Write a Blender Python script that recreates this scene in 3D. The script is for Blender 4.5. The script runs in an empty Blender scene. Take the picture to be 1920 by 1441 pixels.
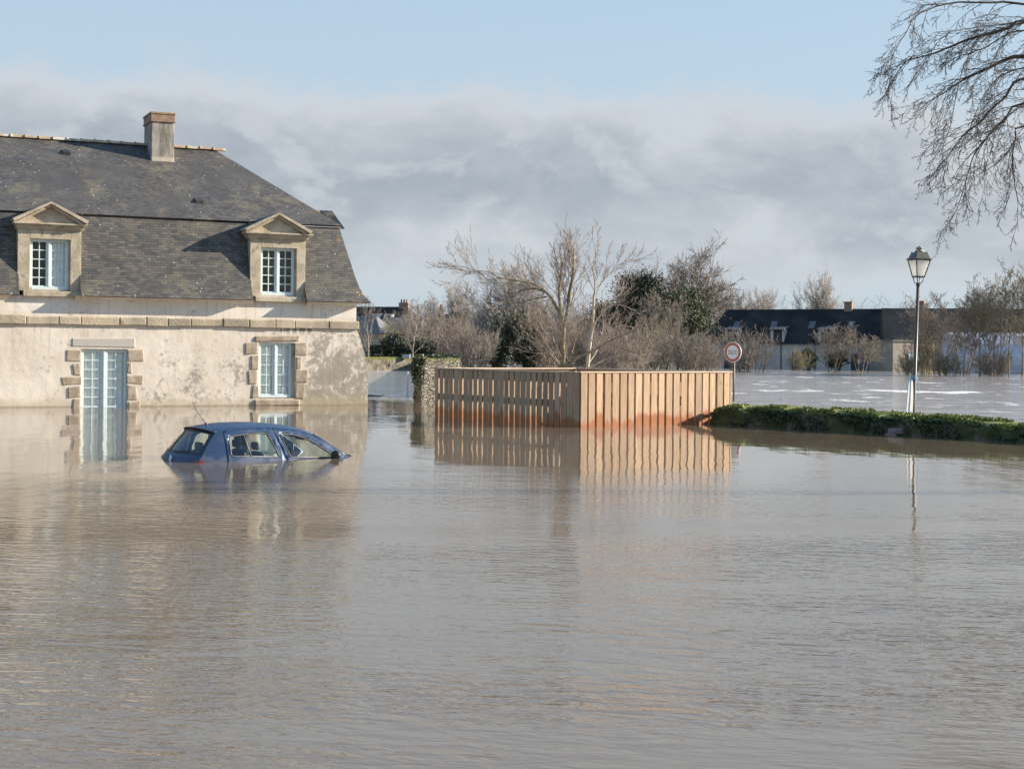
import bpy, bmesh, math, random
import numpy as np
from mathutils import Vector, Matrix, noise

R = math.radians
SC = bpy.context.scene
COL = SC.collection

# ------------------------------------------------------------------ camera
ROLL = R(0.5); FPX = 2760.0; CX = 960.0; HY = 661.0; HC = 1.75
cR, sR = math.cos(ROLL), math.sin(ROLL)
cam_d = bpy.data.cameras.new('camera'); cam = bpy.data.objects.new('camera', cam_d); COL.objects.link(cam)
cam_d.sensor_fit = 'HORIZONTAL'; cam_d.sensor_width = 36.0
cam_d.lens = FPX / 1920 * 36.0
cam_d.shift_y = -(720.5 - HY) / 1920
cam_d.clip_start = 0.2; cam_d.clip_end = 6000
cam.matrix_world = Matrix(((cR, -sR, 0, 0), (0, 0, -1, 0), (sR, cR, 0, HC), (0, 0, 0, 1)))
SC.camera = cam

# ------------------------------------------------------------------ sun, sky, exposure
SUN_AZ, SUN_EL = R(10.0), R(20.5)          # azimuth measured from +X towards +Y
SUNV = Vector((math.cos(SUN_AZ) * math.cos(SUN_EL), math.sin(SUN_AZ) * math.cos(SUN_EL), math.sin(SUN_EL)))
sd = bpy.data.lights.new('sun', 'SUN'); sd.energy = 5.0; sd.angle = R(0.5); sd.color = (1.0, 0.89, 0.75)
so = bpy.data.objects.new('sun', sd); COL.objects.link(so)
so.rotation_euler = (-SUNV).to_track_quat('-Z', 'Y').to_euler()
so.location = (60, 10, 40)
SC.view_settings.view_transform = 'Standard'; SC.view_settings.look = 'None'
SC.view_settings.exposure = 1.12; SC.view_settings.gamma = 1.0


def nd(nt, typ, ins=None, **kw):
    n = nt.nodes.new(typ)
    for k, v in kw.items():
        setattr(n, k, v)
    for k, v in (ins or {}).items():
        s = n.inputs[k]
        if isinstance(v, bpy.types.NodeSocket):
            nt.links.new(v, s)
        else:
            s.default_value = v
    return n


def math_(nt, op, a, b=None, c=None, clamp=False):
    ins = {0: a}
    if b is not None: ins[1] = b
    if c is not None: ins[2] = c
    return nd(nt, 'ShaderNodeMath', ins, operation=op, use_clamp=clamp).outputs[0]


def mapr(nt, v, a, b, c=0.0, d=1.0, smooth=True):
    n = nd(nt, 'ShaderNodeMapRange', {'Value': v, 'From Min': a, 'From Max': b, 'To Min': c, 'To Max': d})
    if smooth: n.interpolation_type = 'SMOOTHSTEP'
    return n.outputs[0]


def mix(nt, f, a, b, blend='MIX'):
    n = nt.nodes.new('ShaderNodeMix'); n.data_type = 'RGBA'; n.blend_type = blend
    for i, v in ((0, f), (6, a), (7, b)):
        if isinstance(v, bpy.types.NodeSocket): nt.links.new(v, n.inputs[i])
        else: n.inputs[i].default_value = v if i == 0 else (*v[:3], 1)
    return n.outputs[2]


def noi(nt, vec, scale, detail=4, rough=.55, dist=0.0):
    n = nd(nt, 'ShaderNodeTexNoise', {'Scale': scale, 'Detail': detail, 'Roughness': rough, 'Distortion': dist})
    if vec is not None: nt.links.new(vec, n.inputs['Vector'])
    return n.outputs[0]


def ramp(nt, v, stops, interp='LINEAR'):
    n = nd(nt, 'ShaderNodeValToRGB', {'Fac': v}); cr = n.color_ramp; cr.interpolation = interp
    while len(cr.elements) < len(stops): cr.elements.new(0.5)
    for e, (p, c) in zip(cr.elements, stops):
        e.position = p; e.color = (c, c, c, 1) if isinstance(c, (int, float)) else (*c, 1)
    return n.outputs[0]


def mapping(nt, vec, loc=(0, 0, 0), sc=(1, 1, 1), rot=(0, 0, 0)):
    return nd(nt, 'ShaderNodeMapping', {'Vector': vec, 'Location': loc, 'Scale': sc, 'Rotation': rot}).outputs[0]


world = bpy.data.worlds.new('World'); SC.world = world; world.use_nodes = True
nt = world.node_tree; nt.nodes.clear()
sky = nd(nt, 'ShaderNodeTexSky', sky_type='NISHITA', sun_disc=False)
sky.sun_elevation = SUN_EL; sky.sun_rotation = R(90) - SUN_AZ
sky.air_density = 1.0; sky.dust_density = 1.2; sky.ozone_density = 1.6
gen = nd(nt, 'ShaderNodeTexCoord').outputs['Generated']
sep = nd(nt, 'ShaderNodeSeparateXYZ', {0: gen})
X, Y, Z = sep.outputs
hyp = math_(nt, 'SQRT', math_(nt, 'ADD', math_(nt, 'MULTIPLY', X, X), math_(nt, 'ADD', math_(nt, 'MULTIPLY', Y, Y), 1e-5)))
el = math_(nt, 'DIVIDE', Z, hyp)                         # tangent of the elevation
az = math_(nt, 'ARCTAN2', X, Y)
pv = nd(nt, 'ShaderNodeCombineXYZ', {0: az, 1: el, 2: 0.0}).outputs[0]
big = noi(nt, mapping(nt, pv, (3.1, 1.7, 0.4), (7.0, 12.0, 1)), 1.0, 10, .58, .25)
big2 = noi(nt, mapping(nt, pv, (3.1 + .10, 1.7 + .17, 0.4), (7.0, 12.0, 1)), 1.0, 10, .58, .25)
fine = noi(nt, mapping(nt, pv, (7.7, 2.2, 5.4), (21.0, 29.0, 1)), 1.0, 8, .62, .3)
band = ramp(nt, math_(nt, 'MULTIPLY', el, 2.0, clamp=True),
            [(0, .50), (.06, .64), (.12, .84), (.22, .97), (.285, .90), (.335, .66), (.38, .32), (.45, .10), (.62, .08), (.8, .16), (1, .14)])
# the band stands a little higher at the far left and right
lift = math_(nt, 'MULTIPLY', math_(nt, 'ABSOLUTE', math_(nt, 'SUBTRACT', az, 0.02)), .28)
cov = math_(nt, 'ADD', math_(nt, 'MULTIPLY', big, .85), math_(nt, 'ADD', math_(nt, 'MULTIPLY', band, .58), math_(nt, 'MULTIPLY', fine, .24)))
mask = mapr(nt, cov, .70, .98)
# bright rims where the cloud is thin, grey bodies where it is thick, paler towards the horizon
body = mapr(nt, cov, .90, 1.14)
lump = mapr(nt, math_(nt, 'ADD', math_(nt, 'MULTIPLY', fine, .6), math_(nt, 'MULTIPLY', big, .4)), .40, .60)
pale = mapr(nt, el, .0, .085, 1.0, 0.0)
grey = mix(nt, lump, (2.98, 3.38, 3.86), (3.80, 4.18, 4.62))
lit = mapr(nt, math_(nt, 'SUBTRACT', big, big2), .01, .12)
cc = mix(nt, body, (5.2, 5.5, 5.8), grey)
cc = mix(nt, math_(nt, 'MULTIPLY', lit, .70), cc, (5.0, 5.3, 5.6))
cc = mix(nt, math_(nt, 'MULTIPLY', pale, .62), cc, (4.4, 5.05, 5.65))
clear = mix(nt, 1.0, sky.outputs[0], (.80, .90, 1.0), 'MULTIPLY')
clear = mix(nt, .72, clear, mix(nt, mapr(nt, el, .19, .52), (5.0, 6.25, 7.3), (2.4, 4.5, 7.8)))
colr = mix(nt, math_(nt, 'MULTIPLY', mask, .95), clear, cc)
bg = nd(nt, 'ShaderNodeBackground', {'Color': colr, 'Strength': 0.056})
out = nd(nt, 'ShaderNodeOutputWorld', {'Surface': bg.outputs[0]})


# ------------------------------------------------------------------ helpers
def P(px, py, Zd):                        # point at depth Zd under a pixel of the photograph (build-time survey only)
    u = px - CX; v = HY - py
    return Vector((Zd / FPX * (u * cR - v * sR), Zd, HC + Zd / FPX * (u * sR + v * cR)))


def WP(px, py):                           # point on the water
    H = (px - CX) * sR + (HY - py) * cR
    return P(px, py, -HC * FPX / H)


class MB:
    def __init__(s): s.v = []; s.f = []; s.uv = {}
    def quad(s, *p, uv=None):
        b = len(s.v); s.v += [Vector(q) for q in p]; s.f.append(tuple(range(b, b + len(p))))
        if uv: s.uv[len(s.f) - 1] = uv
        return s
    def box(s, x0, x1, y0, y1, z0, z1):
        return s.hexa([(x0, y0, z0), (x1, y0, z0), (x1, y1, z0), (x0, y1, z0)], [(x0, y0, z1), (x1, y0, z1), (x1, y1, z1), (x0, y1, z1)])
    def hexa(s, lo, hi):                   # any prism between two rings
        b = len(s.v); n = len(lo); s.v += [Vector(q) for q in lo] + [Vector(q) for q in hi]
        s.f.append(tuple(b + i for i in reversed(range(n)))); s.f.append(tuple(b + n + i for i in range(n)))
        for i in range(n):
            j = (i + 1) % n; s.f.append((b + i, b + j, b + n + j, b + n + i))
        return s
    def bar(s, p, q, w, h, up=(0, 0, 1)):
        p, q = Vector(p), Vector(q); t = (q - p).normalized(); a = t.cross(Vector(up)).normalized(); b = a.cross(t)
        o = [a * w / 2 + b * h / 2, -a * w / 2 + b * h / 2, -a * w / 2 - b * h / 2, a * w / 2 - b * h / 2]
        return s.hexa([p + k for k in o], [q + k for k in o])
    def tube(s, pts, rad, n=8, cap=True):
        pts = [Vector(p) for p in pts]
        if not hasattr(rad, '__len__'): rad = [rad] * len(pts)
        b = len(s.v)
        for i, p in enumerate(pts):
            t = (pts[min(i + 1, len(pts) - 1)] - pts[max(i - 1, 0)]).normalized()
            a = t.cross(Vector((0, 0, 1)) if abs(t.z) < .9 else Vector((1, 0, 0))).normalized(); c = a.cross(t)
            for k in range(n):
                g = 2 * math.pi * k / n; s.v.append(p + (a * math.cos(g) + c * math.sin(g)) * rad[i])
        for i in range(len(pts) - 1):
            for k in range(n):
                j = (k + 1) % n
                s.f.append((b + i * n + k, b + i * n + j, b + (i + 1) * n + j, b + (i + 1) * n + k))
        if cap:
            s.f.append(tuple(b + k for k in range(n)))
            s.f.append(tuple(b + (len(pts) - 1) * n + k for k in reversed(range(n))))
        return s
    def lathe(s, prof, c=(0, 0, 0), n=16, rot=0.0):
        b = len(s.v); c = Vector(c)
        for r, z in prof:
            for k in range(n):
                g = 2 * math.pi * k / n + rot; s.v.append(c + Vector((r * math.cos(g), r * math.sin(g), z)))
        for i in range(len(prof) - 1):
            for k in range(n):
                j = (k + 1) % n
                s.f.append((b + i * n + k, b + i * n + j, b + (i + 1) * n + j, b + (i + 1) * n + k))
        s.f.append(tuple(b + k for k in reversed(range(n))))
        s.f.append(tuple(b + (len(prof) - 1) * n + k for k in range(n)))
        return s
    def grid(s, fn, nu, nv):
        b = len(s.v)
        for i in range(nu + 1):
            for j in range(nv + 1): s.v.append(Vector(fn(i / nu, j / nv)))
        for i in range(nu):
            for j in range(nv):
                a = b + i * (nv + 1) + j; s.f.append((a, a + nv + 1, a + nv + 2, a + 1))
        return s
    def build(s, name, m, parent=None, smooth=False, bevel=0.0, solid=0.0, fix=True):
        me = bpy.data.meshes.new(name); me.from_pydata([tuple(v) for v in s.v], [], s.f)
        if s.uv:
            lay = me.uv_layers.new(name='UVMap')
            for fi, uv in s.uv.items():
                for li, t in zip(me.polygons[fi].loop_indices, uv): lay.data[li].uv = t
        if fix:
            bm = bmesh.new(); bm.from_mesh(me); bmesh.ops.recalc_face_normals(bm, faces=bm.faces); bm.to_mesh(me); bm.free()
        if smooth:
            for p in me.polygons: p.use_smooth = True
        me.materials.append(m)
        o = bpy.data.objects.new(name, me); COL.objects.link(o)
        if parent: o.parent = parent
        if solid:
            q = o.modifiers.new('solid', 'SOLIDIFY'); q.thickness = solid; q.offset = -1
        if bevel:
            q = o.modifiers.new('bevel', 'BEVEL'); q.width = bevel; q.segments = 2; q.limit_method = 'ANGLE'
        return o


def tag(o, label=None, cat=None, group=None, kind=None):
    if label: o['label'] = label
    if cat: o['category'] = cat
    if group: o['group'] = group
    if kind: o['kind'] = kind
    return o


def thing(name, label, cat, loc=(0, 0, 0), rz=0.0, group=None):
    o = bpy.data.objects.new(name, None); COL.objects.link(o); o.empty_display_size = .3
    o.location = loc; o.rotation_euler = (0, 0, rz)
    return tag(o, label, cat, group)


def copy_tree(o, parent=None):
    c = o.copy(); COL.objects.link(c)
    if parent: c.parent = parent
    for ch in list(o.children): copy_tree(ch, c)
    return c


# ------------------------------------------------------------------ materials
def base(name, rough=.7, col=(.5, .5, .5), metal=0.0, **kw):
    m = bpy.data.materials.new(name); m.use_nodes = True; t = m.node_tree
    b = t.nodes['Principled BSDF']; b.inputs['Roughness'].default_value = rough
    b.inputs['Base Color'].default_value = (*col, 1); b.inputs['Metallic'].default_value = metal
    for k, v in kw.items(): b.inputs[k.replace('_', ' ')].default_value = v
    return m, t, b


def coords(t): return nd(t, 'ShaderNodeTexCoord').outputs['Object']
def link(t, s, d): t.links.new(s, d)
def bump(t, b, h, strength=.5, dist=.01):
    n = nd(t, 'ShaderNodeBump', {'Height': h, 'Strength': strength, 'Distance': dist}); link(t, n.outputs[0], b.inputs['Normal'])


def speckled(name, c1, c2, scale=6.0, rough=.8, bs=.3, bd=.01, detail=6, lo=.35, hi=.65, stretch=(1, 1, 1), metal=0.0):
    m, t, b = base(name, rough, metal=metal); co = mapping(t, coords(t), sc=stretch)
    n = noi(t, co, scale, detail, .6)
    link(t, mix(t, mapr(t, n, lo, hi), c1, c2), b.inputs['Base Color'])
    if bs: bump(t, b, noi(t, co, scale * 3, 5), bs, bd)
    return m


M = {}
# lime plaster of the big house; x runs along the facade (0 at the right corner), z above the water
m, t, b = base('plaster', .9); co = coords(t); sp = nd(t, 'ShaderNodeSeparateXYZ', {0: co})
xx, yy, zz = sp.outputs
tone = mix(t, mapr(t, noi(t, co, .9, 5), .3, .7), (.65, .572, .465), (.765, .69, .58))
fresh = math_(t, 'MULTIPLY', mapr(t, zz, 2.78, 2.9), mapr(t, noi(t, co, .7, 2), .4, .6, .3, 1))
tone = mix(t, fresh, tone, (.80, .75, .66))
# lichen and damp: heavy right of the lower window, scattered elsewhere
rg = math_(t, 'MULTIPLY', mapr(t, xx, -2.3, -1.3), mapr(t, zz, 2.52, 2.2))
mid = math_(t, 'MULTIPLY', mapr(t, xx, -7.6, -5.8), mapr(t, zz, 2.3, .6))
ge = math_(t, 'ADD', math_(t, 'MULTIPLY', rg, .085), math_(t, 'MULTIPLY', mid, .045))
st1 = noi(t, co, 1.4, 10, .70, .5); st2 = noi(t, co, 7.0, 9, .75, .4)
sm = mapr(t, math_(t, 'ADD', math_(t, 'ADD', math_(t, 'MULTIPLY', st1, .50), math_(t, 'MULTIPLY', st2, .50)), ge), .54, .635)
stain = mix(t, mapr(t, st2, .35, .65), (.17, .15, .12), (.32, .285, .235))
c = mix(t, math_(t, 'MULTIPLY', sm, .85), tone, stain)
c = mix(t, math_(t, 'MULTIPLY', math_(t, 'MULTIPLY', mapr(t, zz, .55, .0), rg), .6), c, (.36, .31, .17))
# runs below the string course above the lower window
dr = noi(t, mapping(t, co, sc=(9, 9, .5)), 1.0, 3)
dm = math_(t, 'MULTIPLY', math_(t, 'MULTIPLY', mapr(t, zz, 2.22, 2.42), mapr(t, xx, -2.75, -2.6)), math_(t, 'MULTIPLY', mapr(t, xx, -1.2, -1.5), mapr(t, zz, 2.52, 2.50)))
c = mix(t, math_(t, 'MULTIPLY', dm, mapr(t, dr, .46, .56)), c, (.22, .20, .165))
dr2 = noi(t, mapping(t, co, (3, 0, 0), (7, 7, .35)), 1.0, 4, .6)
c = mix(t, math_(t, 'MULTIPLY', mapr(t, dr2, .50, .68), math_(t, 'MULTIPLY', .30, mapr(t, zz, .2, 2.4))), c, (.36, .31, .25))
band = mapr(t, math_(t, 'ADD', zz, math_(t, 'MULTIPLY', noi(t, co, 2.2, 6, .65), .5)), .62, .30)
c = mix(t, math_(t, 'MULTIPLY', band, .45), c, (.44, .36, .245))
wet = mapr(t, math_(t, 'ADD', zz, math_(t, 'MULTIPLY', noi(t, co, 3, 3), .06)), .09, .05)
c = mix(t, math_(t, 'MULTIPLY', wet, .6), c, (.30, .24, .165))
link(t, c, b.inputs['Base Color'])
bump(t, b, math_(t, 'ADD', noi(t, co, 2.5, 4), math_(t, 'MULTIPLY', noi(t, co, 30, 4), .25)), .5, .035)
M['plaster'] = m


def slate(name, w, h, c1, c2, mort, dark):
    m, t, b = base(name, .62); uv = nd(t, 'ShaderNodeTexCoord').outputs['UV']; ob = coords(t)
    wob = nd(t, 'ShaderNodeVectorMath', {0: uv, 1: mix(t, 1.0, (0, 0, 0), (0, 0, 0))}, operation='ADD').outputs[0]
    br = nd(t, 'ShaderNodeTexBrick', {'Vector': uv, 'Scale': 1.0, 'Brick Width': w, 'Row Height': h, 'Mortar Size': .0065,
                                      'Mortar Smooth': .3, 'Bias': 0.0, 'Color1': (*c1, 1), 'Color2': (*c2, 1), 'Mortar': (*mort, 1)})
    br.offset = .5
    c = br.outputs['Color']
    c = mix(t, mapr(t, noi(t, ob, .55, 6), .42, .68), c, dark, 'MIX') if dark else c
    c = mix(t, .55, c, mix(t, mapr(t, noi(t, ob, 1.3, 5), .3, .7), (.6, .6, .6), (1.25, 1.2, 1.1)), 'MULTIPLY')
    tan = math_(t, 'MULTIPLY', mapr(t, noi(t, mapping(t, ob, (4, 1, 2)), 1.1, 7, .65), .52, .68), .55)
    c = mix(t, tan, c, (.175, .15, .095))
    v = nd(t, 'ShaderNodeTexVoronoi', {'Vector': ob, 'Scale': 5.0, 'Randomness': 1.0}).outputs['Distance']
    sp = math_(t, 'MULTIPLY', mapr(t, v, .135, .07), mapr(t, noi(t, ob, 1.0, 3), .47, .58))
    c = mix(t, sp, c, (.50, .49, .44))
    v2 = nd(t, 'ShaderNodeTexVoronoi', {'Vector': ob, 'Scale': 2.2}).outputs['Distance']
    orr = math_(t, 'MULTIPLY', mapr(t, v2, .20, .12), mapr(t, nd(t, 'ShaderNodeSeparateXYZ', {0: ob}).outputs[0], -1.0, .1))
    c = mix(t, orr, c, (.42, .21, .03))
    link(t, c, b.inputs['Base Color'])
    link(t, mapr(t, noi(t, ob, 1.7, 4), .3, .7, .5, .8), b.inputs['Roughness'])
    sawt = math_(t, 'FRACT', math_(t, 'DIVIDE', nd(t, 'ShaderNodeSeparateXYZ', {0: uv}).outputs[1], h))
    hh = math_(t, 'ADD', math_(t, 'MULTIPLY', br.outputs['Fac'], -.8), math_(t, 'ADD', math_(t, 'MULTIPLY', sawt, -.7), math_(t, 'MULTIPLY', noi(t, ob, 14, 3), .5)))
    bump(t, b, hh, .6, .012)
    return m


M['slate_lo'] = slate('slate_lower', .19, .085, (.055, .057, .06), (.135, .122, .10), (.018, .018, .018), None)
M['slate_up'] = slate('slate_upper', .15, .088, (.05, .048, .047), (.108, .099, .088), (.016, .016, .016), (.066, .062, .058))
M['granite'] = speckled('granite', (.30, .235, .165), (.47, .385, .29), 2.6, .85, .6, .025, 8)
m, t, b = base('dormer_stone', .85); co = coords(t)
c = mix(t, mapr(t, noi(t, co, 2.2, 7, .65), .35, .65), (.37, .31, .22), (.54, .47, .355))
c = mix(t, mapr(t, noi(t, co, 4.5, 8, .7), .56, .70), c, (.15, .135, .105))
sx = nd(t, 'ShaderNodeSeparateXYZ', {0: co}).outputs[2]
jt = mapr(t, math_(t, 'ABSOLUTE', math_(t, 'SUBTRACT', math_(t, 'FRACT', math_(t, 'DIVIDE', sx, .42)), .5)), .488, .494)
c = mix(t, math_(t, 'MULTIPLY', jt, .35), c, (.55, .49, .38))
link(t, c, b.inputs['Base Color']); bump(t, b, noi(t, co, 22, 6), .6, .02); M['dstone'] = m
m, t, b = base('string_stone', .85); co = coords(t)
vv = nd(t, 'ShaderNodeObjectInfo')
c = mix(t, mapr(t, noi(t, mapping(t, co, sc=(1, .2, .2)), 1.15, 2), .35, .65), (.30, .255, .185), (.46, .385, .275))
c = mix(t, mapr(t, noi(t, co, 5, 8, .7), .54, .68), c, (.22, .19, .145)); link(t, c, b.inputs['Base Color'])
bump(t, b, noi(t, co, 14, 6), .6, .03); M['string'] = m
M['grey_lintel'] = speckled('grey_lintel', (.42, .39, .34), (.54, .50, .44), 40, .85, .3, .01)
M['brick'] = speckled('chimney_brick', (.26, .155, .11), (.33, .22, .16), 5, .85, .4, .01)
m, t, b = base('chimney_render', .9); co = coords(t)
c = mix(t, mapr(t, noi(t, mapping(t, co, sc=(3, 3, .8)), 2, 8, .7), .35, .65), (.17, .155, .13), (.40, .36, .30))
c = mix(t, mapr(t, nd(t, 'ShaderNodeSeparateXYZ', {0: co}).outputs[2], 8.18, 8.1), c, (.52, .46, .36))
link(t, c, b.inputs['Base Color']); bump(t, b, noi(t, co, 20, 5), .5, .02); M['chimney'] = m
m, t, b = base('ridge_tile', .8); co = coords(t)
c = mix(t, mapr(t, noi(t, co, 2.2, 5), .4, .62), (.33, .23, .16), (.35, .30, .15))
c = mix(t, mapr(t, noi(t, mapping(t, co, (5, 0, 0)), 3, 5), .5, .62), c, (.50, .46, .38)); link(t, c, b.inputs['Base Color']); M['ridge'] = m
M['paint'] = speckled('pale_blue_paint', (.58, .69, .67), (.66, .75, .73), 8, .45, .0)
M['curtain'] = speckled('curtain_cloth', (.76, .80, .78), (.84, .86, .84), 3, .9, .0)
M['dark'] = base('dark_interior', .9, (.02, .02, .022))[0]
M['lead'] = base('lead', .5, (.33, .35, .37))[0]


def glass(name, tint=(.95, .97, .96), fr=1.45, extra=0.0):
    m = bpy.data.materials.new(name); m.use_nodes = True; t = m.node_tree; t.nodes.clear()
    tr = nd(t, 'ShaderNodeBsdfTransparent', {'Color': (*tint, 1)}); gl = nd(t, 'ShaderNodeBsdfGlossy', {'Color': (1, 1, 1, 1), 'Roughness': .02})
    ge = nd(t, 'ShaderNodeNewGeometry'); dt = nd(t, 'ShaderNodeVectorMath', {0: ge.outputs['Incoming'], 1: ge.outputs['Normal']}, operation='DOT_PRODUCT').outputs['Value']
    f = math_(t, 'ADD', .045 + extra, math_(t, 'MULTIPLY', .9, math_(t, 'POWER', math_(t, 'SUBTRACT', 1.0, math_(t, 'ABSOLUTE', dt)), 5.0)))
    mx = nd(t, 'ShaderNodeMixShader', {0: f, 1: tr.outputs[0], 2: gl.outputs[0]})
    nd(t, 'ShaderNodeOutputMaterial', {'Surface': mx.outputs[0]}); return m


M['glass'] = glass('window_glass', (.96, .98, .97), 1.5)
M['car_glass'] = glass('car_glass', (.84, .91, .87), 1.45, .02)


def wood(name, stain_z):
    m, t, b = base(name, .7); co = coords(t); at = nd(t, 'ShaderNodeAttribute', attribute_name='plank').outputs['Fac']
    zz = nd(t, 'ShaderNodeSeparateXYZ', {0: co}).outputs[2]
    off = nd(t, 'ShaderNodeCombineXYZ', {0: math_(t, 'MULTIPLY', at, 37.0), 1: math_(t, 'MULTIPLY', at, 11.0), 2: math_(t, 'MULTIPLY', at, 23.0)}).outputs[0]
    v = nd(t, 'ShaderNodeVectorMath', {0: co, 1: off}, operation='ADD').outputs[0]
    g = noi(t, mapping(t, v, sc=(22, 22, 1.6)), 1.0, 4, .6, .6)
    c = mix(t, mapr(t, g, .3, .7), (.38, .242, .14), (.54, .385, .245))
    hv = math_(t, 'FRACT', math_(t, 'MULTIPLY', at, 7.31))
    c = mix(t, .9, c, mix(t, hv, (.70, .67, .64), (1.18, 1.16, 1.14)), 'MULTIPLY')
    kn = nd(t, 'ShaderNodeTexVoronoi', {'Vector': mapping(t, v, sc=(5, 5, 2.2)), 'Scale': 1.0}).outputs['Distance']
    c = mix(t, math_(t, 'MULTIPLY', mapr(t, kn, .13, .05), .7), c, (.21, .09, .04))
    edge = math_(t, 'ADD', stain_z, math_(t, 'MULTIPLY', math_(t, 'SUBTRACT', noi(t, mapping(t, v, sc=(16, 16, 1.0)), 1.0, 4), .5), .46))
    edge = math_(t, 'ADD', edge, math_(t, 'MULTIPLY', math_(t, 'SUBTRACT', hv, .5), .24))
    s = mapr(t, math_(t, 'SUBTRACT', edge, zz), -.05, .10)
    c = mix(t, math_(t, 'MULTIPLY', s, .92), c, (.33, .105, .028)); link(t, c, b.inputs['Base Color'])
    link(t, mapr(t, s, 0, 1, .72, .45), b.inputs['Roughness'])
    bump(t, b, g, .25, .004); return m


M['wood'] = wood('fence_wood', .24)
M['wood_cap'] = speckled('cap_wood', (.50, .36, .24), (.66, .50, .35), 3, .7, .2, .004, stretch=(1, 1, 8))


def bark(name, c1, c2, sc=6):
    return speckled(name, c1, c2, sc, .85, .5, .02, stretch=(1, 1, .4))


M['bark_tan'] = bark('tan_bark', (.13, .112, .065), (.27, .22, .14))
M['bark_pale'] = bark('pale_bark', (.40, .34, .255), (.55, .48, .37))
M['bark_grey'] = bark('grey_bark', (.20, .175, .145), (.28, .25, .21))
M['bark_dark'] = bark('dark_bark', (.055, .047, .036), (.12, .10, .075))
M['twig_brown'] = bark('brown_twigs', (.20, .168, .138), (.29, .248, .20), 1.2)
M['twig_red'] = bark('reddish_twigs', (.225, .18, .145), (.315, .26, .205), 1.2)
M['twig_oak'] = bark('oak_twigs', (.14, .115, .092), (.215, .18, .148), 1.2)
M['twig_dark'] = bark('dark_twigs', (.075, .062, .05), (.14, .115, .092), 3)
M['twig_olive'] = bark('olive_twigs', (.185, .16, .095), (.26, .225, .14), 1.2)
M['twig_hazed'] = bark('hazed_twigs', (.29, .262, .235), (.37, .335, .305), 1.0)  # paler than the other twigs: distance haze put into the colour
M['moss_bark'] = speckled('mossy_bark', (.06, .075, .02), (.20, .16, .10), 4, .9, .5, .02)


def leafmat(name, c1, c2, sc=2.0, rough=.5):
    m, t, b = base(name, rough); co = coords(t)
    link(t, mix(t, mapr(t, noi(t, co, sc, 4), .3, .7), c1, c2), b.inputs['Base Color'])
    b.inputs['Subsurface Weight'].default_value = 0.0
    return m


M['leaf_dark'] = leafmat('evergreen_leaf', (.022, .032, .016), (.052, .068, .033), .8, .75)
M['leaf_olive'] = leafmat('olive_leaf', (.055, .065, .03), (.11, .12, .055), .8, .75)
M['leaf_ivy'] = leafmat('ivy_leaf', (.02, .038, .012), (.052, .082, .028), 5)
M['grass'] = leafmat('grass_blade', (.13, .16, .03), (.22, .25, .06), 5, .7)
# ------------------------------------------------------------------ the setting: ground, flood water, far bank
m = speckled('river_mud', (.10, .08, .055), (.16, .125, .085), .6, .95)
mb = MB(); mb.quad((-2500, -400, -1.3), (2500, -400, -1.3), (2500, 4500, -1.3), (-2500, 4500, -1.3))
tag(mb.build('ground', m), kind='structure')

m, t, b = base('flood_water', .03); co = coords(t); sp = nd(t, 'ShaderNodeSeparateXYZ', {0: co}); xx, yy, zz = sp.outputs
b.inputs['IOR'].default_value = 1.43
# the river proper starts behind the mossy wall and the fence; the square in front of the house is nearly still
rv = math_(t, 'ADD', math_(t, 'MULTIPLY', xx, .8), math_(t, 'MULTIPLY', yy, .6))
river = mapr(t, rv, 27.0, 30.5)
near = mapr(t, yy, 17.0, 7.0)
mid = mapr(t, yy, 27.0, 12.0)
gust = noi(t, mapping(t, co, (3, 7, 0), (.09, .42, 1), (0, 0, .05)), 1.0, 3)
gu = mapr(t, gust, .30, .70, .25, 1.6)
dvec = mapping(t, co, (0, 0, 0), (1, 1, 1), (0, 0, R(9)))
n1 = math_(t, 'SUBTRACT', noi(t, mapping(t, dvec, sc=(3.4, 8.5, 1)), 1.0, 3, .5, .3), .5)
n2 = math_(t, 'SUBTRACT', noi(t, mapping(t, dvec, (5, 1, 0), (.8, 2.2, 1)), 1.0, 2, .5, .3), .5)
n3 = math_(t, 'SUBTRACT', noi(t, mapping(t, co, (1, 9, 0), (.11, .40, 1)), 1.0, 2), .5)
n4 = math_(t, 'SUBTRACT', noi(t, mapping(t, dvec, (2, 3, 0), (9.0, 21.0, 1)), 1.0, 2), .5)
n5 = math_(t, 'SUBTRACT', noi(t, mapping(t, co, (2, 8, 0), (1.6, .45, 1)), 1.0, 1), .5)
amp = math_(t, 'MULTIPLY', gu, math_(t, 'ADD', math_(t, 'MULTIPLY', near, .70), math_(t, 'MULTIPLY', mid, .30)))
h = math_(t, 'MULTIPLY', n1, math_(t, 'ADD', math_(t, 'MULTIPLY', amp, .0155), .0004))
h = math_(t, 'ADD', h, math_(t, 'MULTIPLY', n2, math_(t, 'ADD', math_(t, 'MULTIPLY', amp, .007), .0021)))
h = math_(t, 'ADD', h, math_(t, 'ADD', math_(t, 'MULTIPLY', n3, .005), math_(t, 'MULTIPLY', n5, .008)))
h = math_(t, 'ADD', h, math_(t, 'MULTIPLY', n4, math_(t, 'MULTIPLY', amp, .0042)))
r1 = math_(t, 'SUBTRACT', noi(t, mapping(t, co, (3, 2, 0), (.22, .34, 1)), 1.0, 6, .6), .5)
r2 = math_(t, 'SUBTRACT', noi(t, mapping(t, co, (9, 1, 0), (.9, 1.2, 1)), 1.0, 4, .6), .5)
hr = math_(t, 'ADD', math_(t, 'MULTIPLY', r1, .26), math_(t, 'MULTIPLY', r2, .08))
h = math_(t, 'ADD', h, math_(t, 'MULTIPLY', hr, river))
bump(t, b, h, 1.0, 1.0)
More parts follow.
